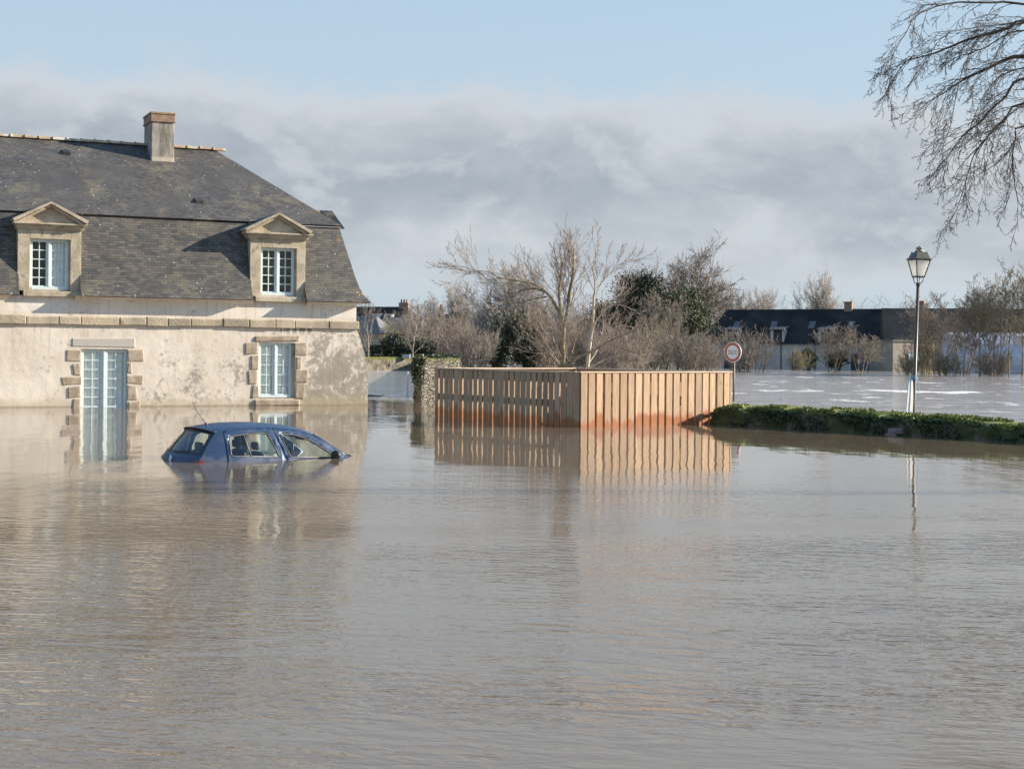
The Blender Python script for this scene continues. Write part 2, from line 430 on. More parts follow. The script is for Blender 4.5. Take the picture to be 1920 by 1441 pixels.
mud = mix(t, mapr(t, noi(t, mapping(t, co, sc=(.05, .12, 1)), 1.0, 4), .3, .7), (.160, .121, .080), (.185, .143, .098))
fo = noi(t, mapping(t, co, (4, 4, 0), (.38, .13, 1)), 1.0, 9, .72, .5)
line = mapr(t, math_(t, 'ABSOLUTE', math_(t, 'SUBTRACT', yy, math_(t, 'ADD', 66.0, math_(t, 'MULTIPLY', noi(t, mapping(t, co, sc=(.05, 0, 0)), 1.0, 2), 14)))), 4.0, 0.0)
line = math_(t, 'MULTIPLY', line, mapr(t, xx, 10, 18))
fm = mapr(t, math_(t, 'ADD', fo, math_(t, 'MULTIPLY', line, .14)), .57, .67)
fm = math_(t, 'MULTIPLY', math_(t, 'MULTIPLY', fm, river), mapr(t, yy, 190, 120, .25, 1.0))
mud = mix(t, math_(t, 'MULTIPLY', river, .85), mud, (.46, .41, .37))
link(t, mix(t, fm, mud, (.75, .71, .65)), b.inputs['Base Color'])
link(t, math_(t, 'ADD', math_(t, 'ADD', .03, math_(t, 'MULTIPLY', fm, .6)), math_(t, 'MULTIPLY', river, .06)), b.inputs['Roughness'])
mb = MB(); mb.quad((-2500, -400, 0), (2500, -400, 0), (2500, 4500, 0), (-2500, 4500, 0))
tag(mb.build('flood_water', m), kind='structure')

m = speckled('bank_earth', (.12, .10, .06), (.15, .155, .07), .08, .95, .3, .1)
def bank(u, v):
    x = -500 + 1000 * u; y = 212 + 700 * v * v + 14 * noise.noise(Vector((x * .02, 0, 1)))
    return (x, y, -.6 + min(1, v * 7) * 1.1 + v * 3.2 + .5 * noise.noise(Vector((x * .03, v * 9, 0))))
tag(MB().grid(bank, 90, 24).build('far_bank', m, smooth=True), kind='structure')

# ------------------------------------------------------------------ the flooded house
wa, wb = WP(0, 763.5), WP(690, 758.5)
HA = math.atan2(wb.y - wa.y, wb.x - wa.x); hu = Vector((math.cos(HA), math.sin(HA), 0)); hn = Vector((-hu.y, hu.x, 0))
def hp(px, py, w=0.0):
    d = P(px, py, 1.0) - Vector((0, 0, HC)); k = (w + wa.dot(hn)) / d.dot(hn); q = Vector((0, 0, HC)) + d * k
    return (q - wa).dot(hu), q.z
hx0 = hp(668, 600)[0]
HO = wa + hu * hx0; HO.z = 0
def hq(px, py, w=0.0):
    a, z = hp(px, py, w); return a - hx0, z

house = thing('stone_house', 'large cream plastered house with mansard slate roof standing in the flood', 'house', HO, HA)
XL = -17.0; DEP = 8.6
# wall with openings
lw = (-3.25, -2.05, .23, 2.0); dr = (-8.73, -7.35, -1.2, 1.75)
mb = MB(); T = .45
def wallgrid(mb, x0, x1, z0, z1, holes, y0, y1):
    xs = sorted({x0, x1, *[h[0] for h in holes], *[h[1] for h in holes]}); zs = sorted({z0, z1, *[h[2] for h in holes], *[h[3] for h in holes]})
    for i in range(len(xs) - 1):
        for j in range(len(zs) - 1):
            mx, mz = (xs[i] + xs[i + 1]) / 2, (zs[j] + zs[j + 1]) / 2
            if any(h[0] < mx < h[1] and h[2] < mz < h[3] for h in holes): continue
            for y in (y0, y1): mb.quad((xs[i], y, zs[j]), (xs[i + 1], y, zs[j]), (xs[i + 1], y, zs[j + 1]), (xs[i], y, zs[j + 1]))
    for a, b_, c, d in holes:
        mb.quad((a, y0, c), (a, y1, c), (a, y1, d), (a, y0, d)); mb.quad((b_, y0, c), (b_, y1, c), (b_, y1, d), (b_, y0, d))
        mb.quad((a, y0, d), (b_, y0, d), (b_, y1, d), (a, y1, d)); mb.quad((a, y0, c), (b_, y0, c), (b_, y1, c), (a, y1, c))
DRM = [(-3.56, -1.75, -3.80, -1.59, -3.21, -2.09), (-10.59, -8.76, -10.77, -8.57, -10.24, -9.12)]
wallgrid(mb, XL, 0, -1.2, 3.34, [lw, dr], 0, T)
mb.box(XL, 0, DEP - .4, DEP, -1.2, 3.34); mb.box(XL, XL + .4, T, DEP - .4, -1.2, 3.34); mb.box(-.4, 0, T, DEP - .4, -1.2, 3.34)
# battered foot of the gable end
prof = [(-1.2, .42), (.6, .42), (1.03, .415), (1.4, .36), (1.75, .27), (2.1, .165), (2.35, .07), (2.47, .0)]
lo = [(0.0005, 0, -1.2)] ; ring = [(0.0005, z) for z in (-1.2,)] ; pts = [(x, z) for z, x in prof] + [(0.0005, -1.2)]
mb.hexa([(x, 0, z) for x, z in pts], [(x, DEP, z) for x, z in pts])
wall = mb.build('wall', M['plaster'], house)
# near-black sheets behind the openings, their colour standing for the unlit room
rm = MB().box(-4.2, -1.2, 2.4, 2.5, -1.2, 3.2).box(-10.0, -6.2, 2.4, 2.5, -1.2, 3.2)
rm.build('dark_room_sheet', M['dark'], house)
# soft cove under the eave
mb = MB()
cv = [(0.0, 3.18), (-.03, 3.24), (-.10, 3.30), (-.2, 3.333), (-.34, 3.338)]
for a, b_ in ((XL, -10.82), (-8.93, -3.46), (-1.70, 0.0)):
    for i in range(4): mb.quad((a, cv[i][0] - .002, cv[i][1]), (b_, cv[i][0] - .002, cv[i][1]), (b_, cv[i + 1][0], cv[i + 1][1]), (a, cv[i + 1][0], cv[i + 1][1]))
mb.build('eave_cove', M['plaster'], house)

# string course: a row of dressed stones with open joints
rng = random.Random(4); mb = MB(); x = XL
while x < .06:
    L = rng.uniform(.62, 1.15); x2 = min(x + L, .09)
    if .09 - x2 < .4: x2 = .09
    z0 = 2.475 + rng.uniform(-.015, .015) + (.03 if x > -3 else 0) * 0; z1 = 2.725 + rng.uniform(-.02, .025); pr = -.07 - rng.uniform(0, .03)
    mb.hexa([(x + .008, pr, z0), (x2 - .008, pr, z0 + rng.uniform(-.01, .01)), (x2 - .008, .03, z0), (x + .008, .03, z0)],
            [(x + .008, pr + .02, z1 + rng.uniform(-.01, .01)), (x2 - .008, pr + .02, z1), (x2 - .008, .03, z1 + .03), (x + .008, .03, z1 + .03)])
    x = x2
mb.box(.004, .09, .05, DEP, 2.47, 2.74)
mb.build('string_course', M['string'], house, bevel=.025)

# lower, steep slope of the mansard, flared at the eave; gaps where the dormers stand
prof = [(-.37, 3.345), (-.22, 3.54), (-.08, 3.82), (.04, 4.2), (.17, 4.7), (.33, 5.3), (.47, 5.86)]
vs = [0.0]
for i in range(1, len(prof)): vs.append(vs[-1] + math.hypot(prof[i][0] - prof[i - 1][0], prof[i][1] - prof[i - 1][1]))
mb = MB()
for i in range(len(prof) - 1):
    (o0, z0), (o1, z1) = prof[i], prof[i + 1]; v0, v1 = vs[i], vs[i + 1]
    cuts = [] if z0 > 5.25 else [(DRM[1][0] + .03, DRM[1][1] - .03), (DRM[0][0] + .03, DRM[0][1] - .03)]
    seg = []; a = None; left0, left1 = XL + o0, XL + o1; cur = (left0, left1)
    for c0, c1 in cuts: seg.append((cur, (c0, c0))); cur = (c1, c1)
    seg.append((cur, (-o0, -o1)))
    for (a0, a1), (b0, b1) in seg:
        mb.quad((a0, o0, z0), (b0, o0, z0), (b1, o1, z1), (a1, o1, z1), uv=[(a0, v0), (b0, v0), (b1, v1), (a1, v1)])
    mb.quad((-o0, o0, z0), (-o0, DEP - o0, z0), (-o1, DEP - o1, z1), (-o1, o1, z1), uv=[(o0, v0), (DEP - o0, v0), (DEP - o1, v1), (o1, v1)])
    mb.quad((XL + o0, DEP - o0, z0), (XL + o0, o0, z0), (XL + o1, o1, z1), (XL + o1, DEP - o1, z1), uv=[(0, v0), (7, v0), (7, v1), (0, v1)])
    mb.quad((-o0, DEP - o0, z0), (XL + o0, DEP - o0, z0), (XL + o1, DEP - o1, z1), (-o1, DEP - o1, z1), uv=[(0, v0), (16, v0), (16, v1), (0, v1)])
lower = mb.build('mansard_slope', M['slate_lo'], house, fix=False, solid=.035)
# gable-side eave soffit
mb = MB(); mb.quad((.01, -.02, 3.336), (.33, -.33, 3.336), (.33, DEP + .33, 3.336), (.01, DEP, 3.336)); mb.build('soffit', M['plaster'], house)

# upper, shallower slope with hipped end
ZB, OB, ZR, YR = 5.875, .40, 8.62, 4.3; RX0, RX1 = XL + 4.0, -3.70
q = lambda o: [(XL + o, o, ZB), (-o, o, ZB), (-o, DEP - o, ZB), (XL + o, DEP - o, ZB)]
A_, B_, C_, D_ = q(OB); sl = math.hypot(YR - OB, ZR - ZB); sh = math.hypot(-OB - RX1, ZR - ZB)
mb = MB()
mb.quad(A_, B_, (RX1, YR, ZR), (RX0, YR, ZR), uv=[(A_[0], 0), (B_[0], 0), (RX1, sl), (RX0, sl)])
mb.quad(C_, D_, (RX0, YR, ZR), (RX1, YR, ZR), uv=[(0, 0), (16, 0), (13, sl), (3, sl)])
mb.quad(B_, C_, (RX1, YR, ZR), uv=[(OB, 0), (DEP - OB, 0), (YR, sh)])
mb.quad(D_, A_, (RX0, YR, ZR), uv=[(0, 0), (8, 0), (4, sh)])
roof = mb.build('roof', M['slate_up'], house, fix=False, solid=.05)
# lead strip at the break of the roof, seen at the right-hand end
for a_, b_ in ((-1.75, -.40), (-3.5, -3.0)): MB().box(a_, b_, .415, .46, 5.80, 5.822).build('lead_flashing', M['lead'], roof)
def up(px, py):                                      # a point on the upper slope
    y = 2.0
    for _ in range(30):
        a, z = hq(px, py, y); y = OB + (z - ZB) / (ZR - ZB) * (YR - OB)
    return a, y, z
for px, py in ((125, 291), (374, 382)):
    a, y, z = up(px, py); mb = MB(); k = (ZR - ZB) / (YR - OB)
    mb.hexa([(a - .13, y, z + .0), (a + .13, y, z), (a + .13, y + .3, z + .3 * k), (a - .13, y + .3, z + .3 * k)],
            [(a - .11, y - .01, z + .10), (a + .11, y - .01, z + .10), (a + .11, y + .27, z + .29 * k), (a - .11, y + .27, z + .29 * k)])
    mb.build('roof_vent', M['slate_up'], roof)
# ridge tiles
rng = random.Random(7); mb = MB(); x = RX0
while x < RX1 - .05:
    L = .44; zz_ = ZR + .02 + rng.uniform(-.008, .008)
    ring = lambda r, X_: [(X_, YR + r * math.cos(g), zz_ - .04 + r * math.sin(g) * .8) for g in [math.pi * k / 6 for k in range(7)]]
    mb.hexa(ring(.125, x), ring(.115, x + L)); mb.hexa(ring(.155, x - .02), ring(.145, x + .035))
    x += L
mb.build('ridge_tiles', M['ridge'], roof)
# chimney on the ridge
ch = MB().box(-6.02, -5.27, 3.42, 4.7, 7.6, 9.30).build('chimney', M['chimney'], house, bevel=.02)
cp = MB().box(-6.06, -5.23, 3.38, 4.74, 9.303, 9.36).box(-6.04, -5.25, 3.40, 4.72, 9.362, 9.56).box(-6.06, -5.23, 3.38, 4.74, 9.562, 9.63)
m, t, b = base('mossy_brick', .85); co = coords(t)
c = mix(t, mapr(t, noi(t, co, 5, 5), .35, .65), (.25, .15, .10), (.34, .24, .17))
c = mix(t, mapr(t, math_(t, 'ADD', noi(t, co, 3.2, 5), mapr(t, nd(t, 'ShaderNodeSeparateXYZ', {0: co}).outputs[2], 9.35, 9.65, -.1, .06)), .5, .6), c, (.32, .25, .05))
link(t, c, b.inputs['Base Color']); bump(t, b, noi(t, co, 18, 4), .6, .02)
cp.build('chimney_cap', m, ch, bevel=.01)

# windows
def casement(parent, name, x0, x1, z0, z1, rows, y, curtain, stile=.11, label=None, dark=True):
    mb = MB(); d = .055; fr = .055; gx = (x0 + x1) / 2; mu = .030
    mb.box(x0, x0 + fr, y, y + d, z0, z1).box(x1 - fr, x1, y, y + d, z0, z1)
    mb.box(x0 + fr, x1 - fr, y, y + d, z1 - fr, z1).box(x0 + fr, x1 - fr, y - .025, y + d, z0, z0 + .085)
    mb.box(gx - stile / 2, gx + stile / 2, y - .012, y + d, z0 + .086, z1 - fr - .001)
    mb.box(gx - .022, gx + .022, y - .032, y - .0125, z0 + .09, z1 - fr - .003)
    za, zb = z0 + .085, z1 - fr
    for a, b_ in ((x0 + fr, gx - stile / 2), (gx + stile / 2, x1 - fr)):
        s = .03
        mb.box(a + .0005, a + s, y + .003, y + d - .003, za, zb).box(b_ - s, b_ - .0005, y + .003, y + d - .003, za, zb)
        mb.box(a + s, b_ - s, y + .003, y + d - .003, za, za + s).box(a + s, b_ - s, y + .003, y + d - .003, zb - s, zb)
        c = (a + b_) / 2; mb.box(c - mu / 2, c + mu / 2, y + .007, y + d - .006, za + s, zb - s)
        for k in range(1, rows):
            z = za + (zb - za) * k / rows
            mb.box(a + s, c - mu / 2, y + .009, y + d - .008, z - mu / 2, z + mu / 2).box(c + mu / 2, b_ - s, y + .009, y + d - .008, z - mu / 2, z + mu / 2)
    f = mb.build(name, M['paint'], parent, bevel=.004)
    if label: f['label'] = label
    g = MB()
    for a, b_ in ((x0 + fr, gx - stile / 2), (gx + stile / 2, x1 - fr)):
        g.quad((a + .01, y + .03, za), (b_ - .01, y + .03, za), (b_ - .01, y + .03, zb), (a + .01, y + .03, zb))
    gl = g.build('pane', M['glass'], f)
    for (a, b_) in curtain:
        nf = max(6, int((b_ - a) / .018))
        cu = MB().grid(lambda u, v: (a + (b_ - a) * u, y + .10 + .018 * math.sin(u * (b_ - a) * 46 + .6 * math.sin(v * 3)) * (.35 + .65 * (1 - v)), z0 + .02 + (z1 - z0 - .04) * v), nf, 5)
        cu.build('curtain', M['curtain'], f, smooth=True)
    return f

casement(house, 'window', lw[0] + .01, lw[1] - .10, lw[2] + .02, lw[3] - .01, 5, .075, [(lw[0] + .06, lw[0] + .52), (lw[0] + .56, lw[1] - .14)], label='pale blue casement window above the waterline')
MB().box(lw[1] - .098, lw[1] - .001, .03, .40, lw[2] + .001, lw[3] - .001).build('window_jamb', M['granite'], house)
casement(house, 'french_door', dr[0] + .01, dr[1] - .01, -1.19, dr[3] - .01, 10, .075, [(dr[0] + .07, dr[0] + .60), (dr[0] + .72, dr[1] - .07)], stile=.15, label='tall pale blue french door standing in the water')
# lintels, sill and quoin stones, slightly proud of the plaster
rng = random.Random(11)
def stones(lst, name, mat_, proud=.014, bev=.045):
    mb = MB()
    for (ax, az, bx, bz) in lst:
        a, z1 = hq(ax, az); b_, z0 = hq(bx, bz); p = -proud - rng.uniform(0, .012); j = lambda: rng.uniform(-.035, .035)
        a += .006; b_ -= .006; z0 += .006; z1 -= .006
        mb.hexa([(a + j(), p, z0 + j()), (b_ + j(), p, z0 + j()), (b_, .04, z0), (a, .04, z0)], [(a + j(), p, z1 + j()), (b_ + j(), p, z1 + j()), (b_, .04, z1), (a, .04, z1)])
    return mb.build(name, mat_, house, bevel=bev)
stones([(134, 632, 254, 652.5)], 'door_lintel', M['grey_lintel'])
stones([(477, 628.5, 561, 641)], 'window_lintel', M['granite'], .03)
stones([(477, 747, 563, 760)], 'window_sill', M['granite'], .05)
stones([(124, 655, 151.5, 679), (136, 681, 151.5, 704), (116, 705, 151.5, 722), (128, 724, 151.5, 745), (136, 746, 151.5, 775)], 'quoin_stones', M['granite'])
stones([(238.5, 655, 270, 677), (238.5, 680, 249, 700), (238.5, 702, 269, 720), (238.5, 722, 257, 750), (238.5, 752, 262, 775)], 'quoin_stones', M['granite'])
stones([(460, 642.5, 484.5, 664.5), (471, 666, 484.5, 692), (464, 693, 484.5, 720), (473, 721, 484.5, 746.5)], 'quoin_stones', M['granite'], .02)
stones([(553.5, 642.5, 576, 668.5), (553.5, 669, 565, 692), (553.5, 693, 576, 718), (553.5, 719, 570, 747)], 'quoin_stones', M['granite'], .02)

# stone dormers with pediments
def dormer(jx0, jx1, cx0, cx1, wx0, wx1, curt, label):
    mb = MB(); z0, z1 = 3.30, 5.30; ws, wt = 3.52, 5.03; y0, y1 = -.03, .42
    mb.box(jx0, wx0, y0, y1, ws - .05, z1).box(wx1 + .05, jx1, y0, y1, ws - .05, z1)
    mb.box(wx0 - .0, wx1 + .05, y0 - .004, y1, wt, z1)
    mb.box(wx1, wx1 + .05, .06, y1, ws - .05, wt)
    mb.box(wx0, wx1, y0 + .05, y1, ws - .05, ws)
    cy = [(5.30, .05), (5.34, .09), (5.40, .13), (5.45, .20), (5.50, .24)]
    for i in range(4):
        za, pa = cy[i]; zb, _ = cy[i + 1]; e = (jx0 - cx0) * pa / .24
        mb.box(jx0 - e, jx1 + e, y0 - pa, y1 + .3 + .001 * i, za + .0005, zb)
    xm = (cx0 + cx1) / 2; zt = 6.07
    d_ = mb.build('dormer', M['dstone'], house, bevel=.008); d_['label'] = label
    pd = MB()
    pd.hexa([(cx0 + .12, -.10, 5.502), (cx1 - .12, -.10, 5.502), (xm, -.10, zt - .07)], [(cx0 + .12, .7, 5.502), (cx1 - .12, .7, 5.502), (xm, .7, zt - .07)])
    for s, xe in ((1, cx0), (-1, cx1)):
        for k, (t0, t1, yf) in enumerate(((0, .075, -.29), (.076, .15, -.22))):
            dz = (zt - 5.50) / abs(xm - xe); ex = xe + s * .0
            a0 = (ex, 5.501 + .09 - t0); a1 = (ex, 5.501 + .09 - t1)
            zA0, zA1 = max(5.503, 5.59 - t0 - (0 if k == 0 else 0)), max(5.502, 5.59 - t1)
            lo_ = [(ex + s * (.0 if k == 0 else .10), yf, zA0 if k == 0 else 5.503), (xm, yf, zt + .07 - t0), (xm, yf, zt + .07 - t1), (ex + s * (.06 if k == 0 else .26), yf, 5.503)]
            pd.hexa(lo_, [(x_, .72 + .01 * k, z_) for x_, _, z_ in lo_])
    pd.build('pediment', M['dstone'], d_, bevel=.006)
    ck = MB(); ck.box(jx0 + .02, jx1 - .02, y1 + .001, 1.3, 3.6, 5.49)
    ck.build('cheek', M['slate_lo'], d_)
    rf = MB(); o = .10
    rf.hexa([(cx0, .30, 5.52), (xm, .30, zt + .075), (xm, .30, zt + .035), (cx0 + .05, .30, 5.50)], [(cx0, 1.5, 5.52), (xm, 1.5, zt + .075), (xm, 1.5, zt + .035), (cx0 + .05, 1.5, 5.50)])
    rf.hexa([(cx1, .30, 5.52), (xm, .30, zt + .076), (xm, .30, zt + .036), (cx1 - .05, .30, 5.50)], [(cx1, 1.5, 5.52), (xm, 1.5, zt + .076), (xm, 1.5, zt + .036), (cx1 - .05, 1.5, 5.50)])
    rf.build('dormer_roof', M['slate_lo'], d_)
    si = MB().box(jx0 + .15, jx1 + .02, -.14, .2, 3.30, 3.468); si.build('sill', M['dstone'], d_, bevel=.02)
    f = casement(d_, 'casement', wx0 + .005, wx1 - .005, ws + .002, wt - .002, 5, .09, [])
    for a, b_ in curt:
        MB().grid(lambda u, v: (a + (b_ - a) * u, .19 + .012 * math.sin(u * 30), ws + .02 + (wt - ws - .04) * v), 24, 4).build('blind', M['curtain'], d_, smooth=True)
    MB().box(wx0 - .1, wx1 + .1, 1.2, 1.25, ws - .1, wt + .1).build('back', M['dark'], d_)  # near-black sheet whose colour stands for the darkness inside the dormer
    return d_
dormer(*DRM[0], [], 'stone dormer with dark panes near the hipped roof end')
dormer(*DRM[1], [(-9.64, -9.16)], 'stone dormer with one pale half-curtained casement')
# slate dormer on the gable side
sdm = MB(); ya, yb, ym = 3.15, 4.85, 4.0
sdm.box(-1.4, .15, ya + .15, yb - .15, 3.9, 6.02)
sdr = sdm.build('gable_dormer', M['slate_lo'], house)
rr = MB()
for s, ye in ((1, ya), (-1, yb)):
    rr.hexa([(-1.8, ye, 6.02), (-1.8, ym, 6.70), (-1.8, ym, 6.64), (-1.8, ye + s * .07, 6.01)], [(.62, ye, 6.02), (.42, ym, 6.70), (.42, ym, 6.64), (.62, ye + s * .07, 6.01)])
rr.quad((.35, ya + .16, 6.03), (.35, yb - .16, 6.03), (.35, ym, 6.63))
rr.build('dormer_roof', M['slate_up'], sdr)
# ------------------------------------------------------------------ slatted timber enclosure
fC, fL, fR = WP(1087, 801), WP(817, 779), WP(1369, 793); fB = fL + fR - fC
fo = (fC + fB) / 2; fo.z = 0
fence = thing('timber_enclosure', 'square enclosure of upright brown timber slats, wet and orange at its foot', 'fence', fo)
rng = random.Random(21)
def panel(p, q, n, name, label=None):
    p, q = p - fo, q - fo; d = (q - p); L = d.length; t = d / L; out = Vector((t.y, -t.x, 0))
    mb = MB(); vals = []; pitch = L / n; x = 0.0
    for i in range(n):
        w = pitch * rng.uniform(.71, .79); 
        if n == 27 and rng.random() < .2: w = pitch * .94
        a = p + t * (i * pitch + rng.uniform(0, pitch * .03)); b_ = a + t * w; o = out * (.028 + rng.uniform(0, .004)); zt = 1.283
        tl = t * rng.uniform(-.006, .006)
        ring = [a, b_, b_ + o, a + o]
        mb.hexa([r + Vector((0, 0, -1.15)) for r in ring], [r + tl + Vector((0, 0, zt)) for r in ring]); vals += [rng.random()] * 8
    ob = mb.build(name, M['wood'], fence)
    at = ob.data.attributes.new('plank', 'FLOAT', 'POINT'); at.data.foreach_set('value', vals)
    if label: ob['label'] = label
    rl = MB()
    for z0, z1 in ((1.06, 1.275), (.47, .63), (-.3, -.12)):
        a, b_ = p - out * .002 + t * .05, q - out * .002 - t * .05; o = -out * .045
        rl.hexa([v + Vector((0, 0, z0)) for v in (a, b_, b_ + o, a + o)], [v + Vector((0, 0, z1)) for v in (a, b_, b_ + o, a + o)])
    r = rl.build('rail', M['wood'], fence)
    cp = MB(); a, b_ = p - t * .03 + out * .05, q + t * .03 + out * .05; o = -out * .15
    k = .06 if name == 'slat_panel' else 0
    cp.hexa([v + Vector((0, 0, 1.287)) for v in (a + t * .0, b_ - t * .155, b_ + o - t * .155, a + o)], [v + Vector((0, 0, 1.322)) for v in (a, b_ - t * .155, b_ + o - t * .155, a + o)])
    cp.build('cap_board', M['wood_cap'], fence, bevel=.004)
panel(fL, fC, 27, 'slat_panel', 'shaded side of the timber enclosure with light through its gaps')
panel(fC, fR, 20, 'slat_panel', 'sunlit side of pale timber slats')
panel(fR, fB, 27, 'slat_panel'); panel(fB, fL, 20, 'slat_panel')
for a in (fL, fC, fR, fB, (fL + fC) / 2, (fC + fR) / 2, (fR + fB) / 2, (fB + fL) / 2):
    v = a - fo; v = v + (-v).normalized() * .16
    MB().box(v.x - .045, v.x + .045, v.y - .045, v.y + .045, -1.2, 1.28).build('post', M['wood'], fence, bevel=.004)

# ------------------------------------------------------------------ scattering of small leaf faces
def leaves(centers, size, seed, flat=0.0, elong=1.5, up=None):
    r = np.random.default_rng(seed); n = len(centers); c = np.asarray(centers, float)
    nm = r.normal(size=(n, 3)); nm[:, 2] += flat; nm /= np.linalg.norm(nm, axis=1)[:, None]
    a = np.cross(nm, r.normal(size=(n, 3))); 
    if up is not None: a = np.array([0, 0, 1.0]) + r.normal(size=(n, 3)) * up
    a /= np.linalg.norm(a, axis=1)[:, None]; b_ = np.cross(nm, a); b_ /= np.linalg.norm(b_, axis=1)[:, None] + 1e-9
    s = (size * r.uniform(.6, 1.3, n))[:, None]
    V = np.stack([c - a * s * elong * .5, c + b_ * s * .5, c + a * s * elong * .5, c - b_ * s * .5], 1).reshape(-1, 3)
    return V, np.arange(n * 4).reshape(-1, 4)
def npmesh(name, V, F, m, parent=None, smooth=False):
    me = bpy.data.meshes.new(name); F = np.asarray(F, np.int32); V = np.asarray(V, np.float32)
    me.vertices.add(len(V)); me.vertices.foreach_set('co', V.ravel()); k = F.shape[1]
    me.loops.add(F.size); me.loops.foreach_set('vertex_index', F.ravel())
    me.polygons.add(len(F)); me.polygons.foreach_set('loop_start', np.arange(0, F.size, k, dtype=np.int32)); me.polygons.foreach_set('loop_total', np.full(len(F), k, np.int32))
    if smooth: me.polygons.foreach_set('use_smooth', np.ones(len(F), bool))
    me.update(calc_edges=True); me.materials.append(m)
    o = bpy.data.objects.new(name, me); COL.objects.link(o)
    if parent: o.parent = parent
    return o

# ------------------------------------------------------------------ mossy wall along the river, right
m, t, b = base('mossy_stone', .95); co = coords(t); 
nz = nd(t, 'ShaderNodeSeparateXYZ', {0: nd(t, 'ShaderNodeNewGeometry').outputs['Normal']}).outputs[2]
st = mix(t, mapr(t, noi(t, co, 5, 6), .35, .65), (.10, .075, .05), (.21, .17, .12))
ms = mix(t, mapr(t, noi(t, co, 4, 6), .35, .65), (.03, .04, .012), (.08, .09, .024))
c = mix(t, mapr(t, math_(t, 'ADD', noi(t, co, 1.7, 7, .65), math_(t, 'MULTIPLY', nz, .22)), .40, .52), st, ms)
c = mix(t, math_(t, 'MULTIPLY', mapr(t, nz, .5, .85), mapr(t, noi(t, co, 3, 5), .3, .5)), c, (.22, .23, .05))  # moss colour brightened on upward faces, a sunlit top put into the albedo
link(t, c, b.inputs['Base Color']); bump(t, b, noi(t, co, 16, 6, .7), .9, .05); M['moss'] = m
wp0, wp1 = Vector((5.02, 37.0, 0)), Vector((14.3, 25.54, 0)); wd = wp1 - wp0; WL = wd.length; wt_ = wd / WL; wn = Vector((-wt_.y, wt_.x, 0))   # wn points to the river
mwall = thing('mossy_wall', 'low moss covered stone wall along the river at the right', 'wall', wp0)
tops = [(0, .34), (.25, .42), (.8, .45), (3.1, .46), (4.7, .44), (6.1, .41), (7.5, .39), (8.0, .36), (8.3, .28), (8.45, .28), (8.7, .36), (9.1, .42), (10.5, .44), (14.9, .42)]
def wtop(s):
    for (a, za), (b_, zb) in zip(tops, tops[1:]):
        if s <= b_: return za + (zb - za) * (s - a) / (b_ - a)
    return tops[-1][1]
def wsurf(s, v, off=0.0):
    zt = wtop(s) + .02 * noise.noise(Vector((s * 2.2, 0, 5))); 
    if v < .5: q = v / .5; y, z = 0.0, -1.1 + (zt - .14 + 1.1) * q
    elif v < .8: g = (v - .5) / .3 * math.pi / 2; y, z = .22 * (1 - math.cos(g)), zt - .14 + .14 * math.sin(g)
    else: q = (v - .8) / .2; y, z = .22 + .5 * q, zt + .045 * q
    n = noise.fractal(Vector((s * 1.9, y * 3, z * 3.2)), 1.0, 2.0, 5)
    yy_ = y - (.06 * n + off) * (1 if v < .65 else .2); z2 = z + (.03 * n + off) * (0 if v < .5 else 1)
    return wt_ * s + wn * yy_ + Vector((0, 0, z2))
face = MB().grid(lambda u, v: wsurf(u * WL, v), 300, 34)
face.grid(lambda u, v: wt_ * (u * WL) + wn * (.72 + .03 * math.sin(u * 60)) + Vector((0, 0, -1.1 + (wtop(u * WL) - .02 + 1.1) * v)), 60, 2)
face.build('stonework', M['moss'], mwall, smooth=True)
r = np.random.default_rng(3); pts = []
while len(pts) < 3600:
    s = r.uniform(.05, WL - .05); v = r.uniform(.36, .58)
    d_ = noise.noise(Vector((s * 1.1, v * 7, 2.0))) + .45 * noise.noise(Vector((s * 4, v * 20, 7)))
    if d_ < .02 - .05 * (r.random() < .15): continue
    pts.append(tuple(wsurf(s, v, .015 + .05 * r.random())))
V, F = leaves(pts, .05, 4, elong=1.2); npmesh('ivy', V, F, M['leaf_ivy'], mwall)
pts = []
for i in range(12000):
    s = r.uniform(.02, WL - .05); v = r.uniform(.63, .95)
    if noise.noise(Vector((s * 1.6, v * 3, 9.0))) < -.15: continue
    pts.append(tuple(wsurf(s, v, .015)))
V, F = leaves(pts, .042, 5, elong=2.8, up=.6); tag(npmesh('grass_tufts', V, F, M['grass'], mwall), kind='stuff')
mb = MB(); rr_ = random.Random(2)
for s, z in ((5.62, .10), (5.5, .0)):
    c0 = wt_ * s + Vector((0, 0, z)) - wn * .05; w_ = rr_.uniform(.10, .19); h_ = rr_.uniform(.03, .07)
    a = [c0 - wt_ * w_ - wn * .05, c0 + wt_ * w_ - wn * .055, c0 + wt_ * w_ + wn * .1, c0 - wt_ * w_ + wn * .1]
    mb.hexa([v - Vector((0, 0, h_)) for v in a], [v + Vector((0, 0, h_ * rr_.uniform(.7, 1))) for v in a])
mb.build('bare_stones', speckled('bare_stone', (.17, .125, .10), (.27, .22, .18), 9), mwall, bevel=.02)

